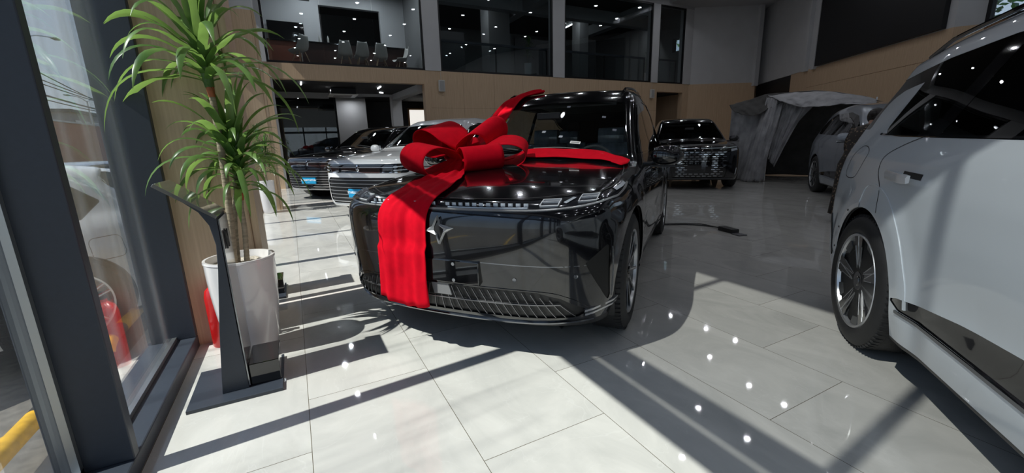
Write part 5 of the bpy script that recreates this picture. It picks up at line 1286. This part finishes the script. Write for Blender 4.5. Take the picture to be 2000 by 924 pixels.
def cloth_surface(name, ctl, mat, amp):
    nu = [bez(r, 36) for r in ctl]; cols = list(zip(*nu)); g = [bez(c, 36) for c in cols]; rr = random.Random(len(name)); ph = [rr.uniform(0, 6) for _ in range(6)]
    rows = []
    for i, c in enumerate(g):
        row = []
        for j, p in enumerate(c):
            w = amp*(.6*sin(i*.55+ph[0]+.12*j)+.4*sin(i*1.1+ph[1]-j*.2)+.35*sin(i*.3+j*.45+ph[2])+.25*sin(i*1.9+j*.9+ph[3])); row.append(tuple(p-Vector((11.5, 7, 0))+Vector((w, w*.5, w*.4))))
        rows.append(row)
    return MB().grid(rows).build(name, mat, tent, smooth=True, solid=.006, angle=0)
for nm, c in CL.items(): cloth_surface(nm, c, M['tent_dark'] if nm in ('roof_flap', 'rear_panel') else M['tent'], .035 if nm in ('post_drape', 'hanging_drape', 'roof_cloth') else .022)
for x, y in ((11.35, 6.95), (11.3, 7.9), (13.9, 5.75), (12.85, 8.0)):
    MB().tube([(x-11.5, y-7, 0), (x-11.5, y-7, 2.12)], .018, 10).build('tent_pole', M['satin'], tent, smooth=True)

# ============================================================ PERSON beside the silver car
per = empty('person', (6.71, 2.89, 0), 0, 'person with dark tied-back hair in a patterned dark dress, leaning behind the white SUV', 'person')
def skinmesh(name, V, E, R, mat, parent, root=0, sub=2):
    me = bpy.data.meshes.new(name); me.from_pydata(V, E, []); o = link_mesh(name, me, mat, parent)
    m = o.modifiers.new('skin', 'SKIN'); m.use_smooth_shade = True; m.use_x_symmetry = False
    for i, d in enumerate(me.skin_vertices[0].data): d.radius = (R[i], R[i]) if not isinstance(R[i], tuple) else R[i]; d.use_root = (i == root)
    s = o.modifiers.new('sub', 'SUBSURF'); s.levels = sub; s.render_levels = sub; return o
# local axes: x is the way the person leans (towards the white car), y away from the camera
V = [(0, 0, .86), (.06, 0, 1.02), (.15, 0, 1.17), (.235, 0, 1.27), (.28, 0, 1.325), (.335, 0, 1.385), (.375, 0, 1.43),
     (.0, .09, .84), (.0, .10, .46), (-.02, .10, .08), (.10, .10, .03), (.0, -.09, .84), (.02, -.09, .46), (.0, -.09, .08), (.12, -.09, .03),
     (.20, .17, 1.22), (.26, .21, .98), (.44, .17, .86), (.51, .15, .84), (.20, -.17, 1.22), (.28, -.21, .98), (.46, -.19, .88), (.53, -.18, .86)]
E_ = [(0, 1), (1, 2), (2, 3), (3, 4), (4, 5), (5, 6), (0, 7), (7, 8), (8, 9), (9, 10), (0, 11), (11, 12), (12, 13), (13, 14), (2, 15), (15, 16), (16, 17), (17, 18), (2, 19), (19, 20), (20, 21), (21, 22)]
R_ = [.13, .11, .105, .052, .042, .088, .075, .09, .06, .042, .03, .09, .06, .042, .03, .06, .042, .03, .03, .06, .042, .03, .03]
pb_ = skinmesh('body', V, E_, R_, M['skin'], per)
for hx, hy, sg in ((.53, .15, 1), (.55, -.18, -1)):     # hands: palm with five fingers
    V = [(hx-.03, hy, .855), (hx+.03, hy, .84)]; E2 = [(0, 1)]; R2 = [.022, .026]
    for k in range(4):
        oy = (-.027+.018*k); L = (.062, .072, .068, .052)[k]; b = len(V); V += [(hx+.05, hy+oy, .838), (hx+.05+L*.55, hy+oy*1.15, .822), (hx+.05+L, hy+oy*1.2, .795)]; E2 += [(1, b), (b, b+1), (b+1, b+2)]; R2 += [.009, .008, .007]
    b = len(V); V += [(hx+.01, hy+sg*.032, .838), (hx+.045, hy+sg*.05, .825)]; E2 += [(0, b), (b, b+1)]; R2 += [.011, .009]
    skinmesh('hand', V, E2, R2, M['skin'], pb_)
# face
hc = Vector((.365, 0, 1.405)); fd = Vector((.93, -.25, -.25)).normalized()
MB().lathe([(0, -.03), (.012, -.02), (.014, 0), (0, .012)], 10, Matrix.Translation(hc+fd*.086) @ Matrix.Rotation(-.3, 4, 'Y')).build('nose', M['skin'], per, smooth=True)
for sg in (1, -1):
    e = hc+fd*.078+Vector((.25, .93, 0))*sg*.030+Vector((0, 0, .022)); MB().lathe([(0, -.008), (.010, -.004), (.010, .004), (0, .008)], 10, Matrix.Translation(e)).build('eye', M['ink'], per, smooth=True)
    e = hc+Vector((.25, .93, 0))*sg*.083; MB().lathe([(0, -.03), (.012, -.018), (.014, .01), (0, .028)], 8, Matrix.Translation(e) @ Matrix.Diagonal((1.1, .5, 1, 1))).build('ear', M['skin'], per, smooth=True)
MB().box((-.018, -.004, -.004), (.018, .004, .004), Matrix.Translation(hc+fd*.082-Vector((0, 0, .042))) @ Matrix.Rotation(1.3, 4, 'Z')).build('mouth', pbr_cache('lips', (.30, .09, .08), .5), per, bevel=.003)
# hair: cap and bun
mb = MB(); rows = []
for i in range(12):
    th_ = pi*i/11*.92; rows.append([tuple(hc+Vector((-.018, 0, .016))+Vector((sin(th_)*cos(p_)*.104, sin(th_)*sin(p_)*.098, cos(th_)*.112)) ) if not (abs(((p_+.27+pi) % (2*pi))-pi) < .95 and th_ > .95) else tuple(hc+Vector((-.018, 0, .016))+Vector((sin(.95)*cos(p_)*.100, sin(.95)*sin(p_)*.094, cos(.95)*.108))) for p_ in [2*pi*k/28 for k in range(28)]])
mb.grid(rows, closed_v=True); h_ = mb.build('hair', M['hair'], per, smooth=True, angle=0)
MB().lathe([(0, -.045), (.035, -.03), (.047, 0), (.035, .03), (0, .045)], 18, Matrix.Translation(hc+Vector((-.115, .0, .05)))).build('hair_bun', M['hair'], h_, smooth=True)
m, n, l, b = nmat('patterned_dress'); t = n.new('ShaderNodeTexCoord'); vo = n.new('ShaderNodeTexVoronoi'); vo.inputs['Scale'].default_value = 26; l.new(t.outputs['Object'], vo.inputs['Vector'])
r = n.new('ShaderNodeValToRGB'); r.color_ramp.elements[0].position = .28; r.color_ramp.elements[0].color = (.17, .12, .08, 1); r.color_ramp.elements[1].position = .40; r.color_ramp.elements[1].color = (.018, .013, .011, 1)
l.new(vo.outputs['Distance'], r.inputs[0]); l.new(r.outputs[0], b.inputs['Base Color']); b.inputs['Roughness'].default_value = .75; M['dress'] = m
rows = []
for cx, cz, rx, ry in ((.285, 1.325, .056, .058), (.262, 1.31, .072, .085), (.225, 1.29, .10, .14), (.185, 1.235, .135, .195), (.13, 1.12, .145, .19), (.07, 1.0, .138, .165), (.03, .9, .15, .175), (.0, .8, .175, .20), (.0, .6, .18, .20), (-.01, .35, .185, .205), (-.01, .12, .20, .22)):
    rows.append([(cx+rx*cos(a)*(1+.04*sin(a*7)*(cz < .8)), ry*sin(a)*(1+.04*cos(a*6)*(cz < .8)), cz) for a in [2*pi*k/28 for k in range(28)]])
MB().grid(rows, closed_v=True).build('dress', M['dress'], per, smooth=True, solid=.006, angle=0)
for sg in (1, -1):
    MB().tube([tuple(q) for q in bez([(.185, sg*.12, 1.225), (.235, sg*.205, 1.10), (.27, sg*.222, .97), (.37, sg*.20, .905), (.47, sg*.175, .868)], 18)], [.085, .080, .075, .070, .068, .066, .064, .062, .060, .058, .056, .054, .052, .050, .048, .047, .046, .045], 14).build('sleeve', M['dress'], per, smooth=True)
    MB().box((-.05, sg*.09-.045, 0), (.17, sg*.09+.045, .06)).build('shoe', M['black_plastic'], per, bevel=.022)
# ============================================================ OUTSIDE
GZ = -.36
fw = empty('boundary_wall', (-14, 45, GZ), 0, 'long red-brown rendered boundary wall far behind the cars outside', 'wall')
MB().box((-.2, -42, 0), (.2, 60, 3.75)).build('render_face', M['red_render'], fw); MB().box((-.28, -42, 3.75), (.28, 60, 3.86)).build('coping', M['concrete'], fw)
for i, (x, y, w_, d_, h, lab) in enumerate(((-19, 52, 6, 6, 5.0, 'grey flat-roofed building rising behind the red wall, nearer one'), (-20, 66, 8, 8, 4.9, 'low dark building behind the red wall, farther along'))):
    b_ = empty('building', (x, y, GZ), 0, lab, 'building'); MB().box((-w_/2, -d_/2, 0), (w_/2, d_/2, h)).build('wall', M['mid_wall'], b_); MB().box((-w_/2-.2, -d_/2-.2, h), (w_/2+.2, d_/2+.2, h+.25)).build('roof', M['dark_wall'], b_)
    for k in range(3): MB().box((w_/2, -d_/2+.8+k*1.9, h-1.8), (w_/2+.03, -d_/2+1.9+k*1.9, h-.6)).build('window', M['gloss_black'], b_)
def lamp_post(x, y, h, arm, lab):
    p = empty('street_lamp', (x, y, GZ), 0, lab, 'street lamp'); MB().tube([(0, 0, 0), (0, 0, h)], [.09, .05], 10).build('pole', M['alu'], p, smooth=True)
    for sgn in arm:
        MB().tube([tuple(q) for q in bez([(0, 0, h-.1), (.3*sgn, .5*sgn, h+.25), (.9*sgn, 1.5*sgn, h+.35)], 10)], .035, 8).build('arm', M['alu'], p, smooth=True)
        MB().box((.8*sgn-.12, 1.4*sgn-.1, h+.28), (.8*sgn+.18, 1.4*sgn+.5, h+.38)).build('lamp_head', M['mid_wall'], p, bevel=.03)
lamp_post(-13, 36.4, 8.3, (1,), 'tall grey street lamp whose head shows at the top of the left window')
lamp_post(-15, 50, 6.0, (1, -1), 'twin-headed grey street lamp beyond the red wall')
for i, (z0, z1, sag) in enumerate(((6.4, 4.9, .25), (6.0, 4.9, .2), (5.3, 4.45, .3), (4.9, 4.35, .25), (7.2, 4.0, .2))):
    a = Vector((-14, 34, z0+.1)); b_ = Vector((-14.5, 62, z1+.6)); P = [tuple(a.lerp(b_, t/24)-Vector((0, 0, sag*4*(t/24)*(1-t/24)))) for t in range(25)]
    tag(MB().tube(P, .035 if i != 2 else .06, 6).build('overhead_wire', M['black_plastic'], None), ['black overhead wire outside, second from the top at its near end', 'black overhead wire outside, in the middle of the bundle', 'thickest black overhead wire outside', 'lowest black overhead wire outside, above the red wall', 'steepest black overhead wire, crossing the others outside'][i], 'wire', 'overhead wires outside')
for i, y in enumerate((-.65, 1.65, 3.95, 6.25, 8.55)):
    w = empty('wheel_stop', (-1.42, y, GZ), 0, None, 'parking barrier'); w['group'] = 'striped wheel stops outside'
    w['label'] = ['yellow and black wheel stop outside, nearest the camera', 'yellow and black wheel stop outside the left pane', 'yellow and black wheel stop outside by the red wheel', 'yellow and black wheel stop just past the hatchback tail', 'yellow and black wheel stop outside, farthest along the row'][i]
    L = 1.75; pts = bez([(0, 0, 0), (0, .02, .10), (0, .14, .165), (0, .4, .17), (0, L-.4, .17), (0, L-.14, .165), (0, L-.02, .10), (0, L, 0)], 80)
    for s in range(7):
        q = pts[int(s*79/7):int((s+1)*79/7)+1]; mb = MB().tube([tuple(p) for p in q], .048, 14); mb.build('yellow_band' if s % 2 else 'black_band', M['yellow'] if s % 2 else M['black_paint'], w, smooth=True)
    for yy in (0, L): MB().box((-.08, yy-.08, 0), (.08, yy+.08, .012)).build('foot_plate', M['black_paint'], w)
for i, (x, y) in enumerate(((-1.05, 3.70), (-1.25, 6.0), (-1.25, 1.0))):
    mb = MB(); d = Vector((-.74, -.68, 0)); n_ = Vector((.68, -.74, 0))*.055; a = Vector((x, y, GZ+.002)); b_ = a+d*4.6
    mb.add([tuple(a+n_), tuple(a-n_), tuple(b_-n_), tuple(b_+n_)], [(0, 1, 2, 3)]); o = mb.build('parking_line', M['line_yellow'], None)
    tag(o, ['yellow parking line painted on the asphalt beside the hatchback', 'yellow parking line painted on the asphalt past the hatchback tail', 'yellow parking line on the asphalt, nearest the camera'][i], 'parking line')
struct('ground_paving', MB().box((-1.35, -8, GZ), (-.96, 30, GZ+.012)), M['concrete'])
def tree(x, y, z, h, r, lab, grp, seed, n=900, ls=.16):
    t = empty('tree', (x, y, z), 0, lab, 'tree', grp); rr = random.Random(seed); mb = MB()
    for i in range(n):
        a, c_, q = rr.uniform(0, 2*pi), rr.uniform(-1, 1), rr.uniform(.35, 1)**.5; s_ = sqrt(1-c_*c_); p = Vector((r*q*s_*cos(a), r*q*s_*sin(a), h-r*.9+r*.95*q*c_))
        u = Vector((rr.uniform(-1, 1), rr.uniform(-1, 1), rr.uniform(-.6, .6))).normalized()*ls; v = u.cross(Vector((rr.uniform(-1, 1), rr.uniform(-1, 1), 1))).normalized()*ls*.55
        mb.add([tuple(p-u), tuple(p+v), tuple(p+u), tuple(p-v)], [(0, 1, 2, 3)])
    mb.build('foliage', M['leaf2'], t); MB().tube([(0, 0, 0), (.1, 0, h*.4), (0, .1, h*.75)], [.2, .15, .08], 8).build('trunk', M['cane'], t)
tree(20.0, .8, -.3, 8.5, 3.6, 'leafy green tree outside the window on the far right', None, 3, 2600, .17)
tree(22.5, 8.6, -.3, 8.0, 3.0, 'second green tree outside behind the right-hand window frame', None, 5, 1500, .18)
tree(-23, 76, GZ, 6.6, 2.4, 'dark green tree rising over the red boundary wall', None, 8, 700, .22)
tree(24.5, 19.5, 0, 8.6, 3.2, 'sunlit green tree seen through the small upstairs window', None, 9, 900, .16)
struct('ground_right', MB().box((13.2, -12, -.5), (60, 24, -.3)), M['asphalt'])
# ============================================================ UPSTAIRS
UZ = 3.68
bar = empty('bar_counter', (0, 16.3, UZ), 0, 'long dark bar counter upstairs with a terracotta end panel', 'counter')
MB().box((-.25, 0, .94), (4.3, .55, .99)).build('worktop', M['gloss_black'], bar, bevel=.005); MB().box((.75, .06, 0), (4.2, .5, .94)).build('front_panel', M['counter'], bar)
MB().box((-.25, .04, 0), (.72, .5, .94)).build('end_panel', M['terracotta'], bar)
def shell_chair(loc, rz, label):
    c = empty('shell_chair', loc, rz, label, 'chair', 'white shell chairs at the upstairs bar'); rows = []
    for i in range(15):
        t = i/14; row = []
        for j in range(13):
            u = -1+2*j/12
            if t < .5: s = t/.5; x = .22-.40*s; z = .43-.03*sin(s*pi)+.02*(1-s)*0; w = .235-.02*s
            else: s = (t-.5)/.5; x = -.18-.12*s-.02*sin(s*pi); z = .43+.42*s; w = .215-.075*s**1.6
            e = abs(u)**2.4; x2 = x+(.05*e if t >= .45 else 0); z2 = z+(.085*e*(1-max(0, t-.5)*1.4) if t < .6 else .03*e)
            row.append((x2, u*w, z2-(.06*(1-sin(min(1, t*4)*pi/2)) if t < .25 else 0)))
        rows.append(row)
    MB().grid(rows).build('seat_shell', M['white_plastic'], c, smooth=True, solid=.012, angle=0)
    for sx, sy in ((.2, .2), (.2, -.2), (-.22, .2), (-.22, -.2)): MB().tube([(sx*.45-.02, sy*.5, .40), (sx, sy, 0)], [.014, .011], 8).build('leg', M['wood'], c, smooth=True)
    mb = MB()
    for a, b_ in (((.09, .1, .25), (-.11, -.1, .25)), ((.09, -.1, .25), (-.11, .1, .25))): mb.tube([(a[0]*1.3, a[1]*1.4, a[2]-.05), b_], .005, 6)
    mb.build('wire_brace', M['black_metal'], c); return c
for x, y, rz, lab in ((.62, 15.15, 2.2, 'white shell chair upstairs standing alone at the left, by the terracotta panel'), (1.98, 15.5, 1.5, 'white shell chair upstairs, first of the three at the bar from the left'), (2.50, 15.5, 1.62, 'white shell chair upstairs, middle one of the three at the bar'), (3.12, 15.5, 1.5, 'white shell chair upstairs, third of the three at the bar'), (3.82, 15.6, 3.3, 'white shell chair turned sideways at the right end of the upstairs bar')):
    shell_chair((x, y, UZ), rz, lab)
tv = empty('television', (.35, 17.98, 5.0), 0, 'dark television screen standing against the upstairs white wall', 'television'); MB().box((-.55, 0, 0), (.62, .06, .62)).build('screen', M['gloss_black'], tv, bevel=.006); MB().box((-.06, .02, -.38), (.12, .05, 0)).box((-.25, -.1, -.42), (.32, .18, -.38)).build('stand', M['black_metal'], tv)
MB_ = MB().box((-.7, -.35, 0), (.8, .2, .9)); cb = empty('sideboard', (.35, 17.95, UZ), 0, 'low white sideboard under the upstairs television', 'sideboard'); MB_.build('body', M['wall_white'], cb)
for i, x in enumerate((1.33, 1.60)):
    b_ = MB().lathe([(0, 0), (.03, 0), (.032, .02), (.032, .16), (.012, .21), (.012, .24), (0, .24)], 14).build('bottle', M['white_plastic'], None, smooth=True); b_.location = (x, 16.45, UZ+.99)
    tag(b_, ['white bottle on the upstairs bar counter, left one of the pair', 'white bottle on the upstairs bar counter, right one of the pair'][i], 'bottle')
pj_ = empty('projector', (1.0, 16.6, 6.0), 0, 'small dark projector hanging from the upstairs ceiling', 'projector'); MB().box((-.17, -.12, 0), (.17, .12, .11)).build('case', M['black_plastic'], pj_, bevel=.01); MB().tube([(0, 0, .11), (0, 0, .95)], .018, 8).build('bracket', M['satin'], pj_)
for k, (a, b_) in enumerate(((4.95, 9.5), (10.05, 14.7), (15.1, 16.7))):
    r_ = empty('railing', (0, 14.98, UZ), 0, ['grey handrail behind the second upstairs window from the left', 'grey handrail behind the third upstairs window from the left', 'short grey handrail behind the rightmost upstairs window'][k], 'railing')
    MB().box((a, 0, 1.02), (b_, .07, 1.10)).build('handrail', M['steel_grey'], r_)
    for x in np.linspace(a+.03, b_-.05, 3 if b_-a > 3 else 2): MB().box((x, .015, 0), (x+.05, .055, 1.02)).build('post', M['black_metal'], r_)
    MB().box((a, .03, .08), (b_, .038, 1.0)).build('glass_infill', M['clear_in'], r_)
for k, (x, lab) in enumerate(((10.35, 'dark leafy plant in a white pot upstairs near the second window'), (15.75, 'leafy plant in a white pot upstairs near the rightmost window'))):
    if k == 0: x = 8.95
    p = empty('potted_plant', (x, 15.6 if k == 0 else 15.9, UZ), 0, lab, 'plant'); pot_mesh(.12, .15, .62).build('pot', M['ceramic'], p, smooth=True)
    MB().tube([(0, 0, .5), (0, 0, 1.3)], .02, 8).build('stem', M['cane'], p)
    for cc in ((0, 0, .95), (.05, 0, 1.3)): crown(cc, (0, 0, 1), 26, .34, .035, rnd, (0, 84), 1.0).build('leaf_crown', M['leaf2'], p, smooth=True, angle=0)
for k, (x, y, L, rz) in enumerate(((7.2, 17.4, 1.2, 1.1), (13.3, 19.0, 1.3, 1.5), (2.9, 17.0, 1.0, 1.2))):
    t = empty('tube_light', (x, y, 6.86), rz, ['lit tube light on the ceiling behind the second upstairs window', 'lit tube light on the ceiling behind the third upstairs window', 'lit tube light on the ceiling above the upstairs bar'][k], 'light'); MB().box((-L/2, -.025, 0), (L/2, .025, .05)).build('diffuser', M['tube_on'], t)
def add_fill(x, y, z, e, size=1.2, col=(.95, .97, 1)):  # added area lamp without a fitting, brightens a room
    la = bpy.data.lights.new('fill_light', 'AREA'); la.shape = 'DISK'; la.size = .14; la.energy = e; la.color = col; o = bpy.data.objects.new('fill_light', la); COL.objects.link(o); o.location = (x, y, z)
for x, y, e in ((.8, 15.7, 16), (2.2, 15.6, 18), (3.6, 15.7, 14), (1.2, 17.2, 18), (3.2, 17.2, 14), (7.2, 17.0, 10), (12.2, 17.0, 8), (16.2, 17.0, 6)): add_fill(x, y, 6.85, e)  # unseen fill lamps added to lift the upstairs rooms
# wall speakers
for x, lab in ((4.90, 'small white wall speaker on the timber wall above the white SUV'), (14.77, 'small white wall speaker on the timber wall right of the black SUV roof')):
    s = empty('wall_speaker', (x, FY-.005, 3.0), 0, lab, 'speaker'); MB().box((-.11, -.11, -.02), (.11, 0, .36)).build('cabinet', M['white_plastic'], s, bevel=.02)
    MB().box((-.085, -.115, .01), (.085, -.108, .33)).build('grille', pbr_cache('speaker_mesh', (.4, .4, .4), .7), s, bevel=.01); MB().tube([(0, -.02, .36), (0, -.02, .64)], .006, 6).build('cable', M['white_plastic'], s)
# ============================================================ LOWER SHOWROOM FITTINGS
ac = empty('cassette_air_conditioner', (1.9, 16.75, 2.99), 0, 'ceiling cassette air conditioner hanging in the lower showroom', 'air conditioner')
mb = MB(); mb.box((-.48, -.48, 0), (.48, .48, .03)); mb.build('fascia', M['white_plastic'], ac, bevel=.012)
MB().box((-.30, -.30, -.008), (.30, .30, .0)).build('intake_grille', pbr_cache('ac_grille', (.30, .30, .30), .6), ac); MB().box((-.42, -.42, .03), (.42, .42, .22)).build('casing', M['black_metal'], ac)
for k, (x, y, rz) in enumerate(((.555, 15.5, 1.57), (.53, 19.9, 1.57), (3.05, 15.9, 1.57), (3.4, 17.4, .75), (5.6, 16.4, .75))):
    t = empty('track_light', (x, y, 3.20), rz, ['lit tube lamp under the showroom ceiling, nearest the left jamb', 'small lit lamp deeper in the showroom behind the beam', 'lit tube lamp under the showroom ceiling right of the air conditioner', 'small lit lamp near the showroom column', 'lit lamp behind the timber wall at the showroom right'][k], 'light'); L = .55 if k in (0, 2) else .2
    MB().box((-L/2, -.02, 0), (L/2, .02, .035)).build('diffuser', M['tube_on'], t)
for x, y, e in ((1.5, 16.5, 7), (4.5, 16.8, 6), (2.5, 19.3, 5)): add_fill(x, y, 3.15, e, .8)  # same fitting-less lamps in the lower showroom
tb = empty('desk', (.75, 18.9, 0), 0, 'dark desk deep inside the lower showroom', 'desk'); MB().box((-.6, -.3, .72), (.6, .3, .76)).build('desk_top', M['black_plastic'], tb)
for sx in (-.55, .55):
    for sy in (-.25, .25): MB().box((sx-.02, sy-.02, 0), (sx+.02, sy+.02, .72)).build('leg', M['black_metal'], tb)
mn = empty('monitor', (.55, 18.9, .76), 0, 'black monitor on the dark desk in the lower showroom', 'monitor'); MB().box((-.26, -.02, .10), (.26, .02, .42)).build('screen', M['gloss_black'], mn, bevel=.005); MB().box((-.03, -.03, 0), (.03, .03, .12)).box((-.1, -.08, 0), (.1, .08, .012)).build('stand', M['black_plastic'], mn)
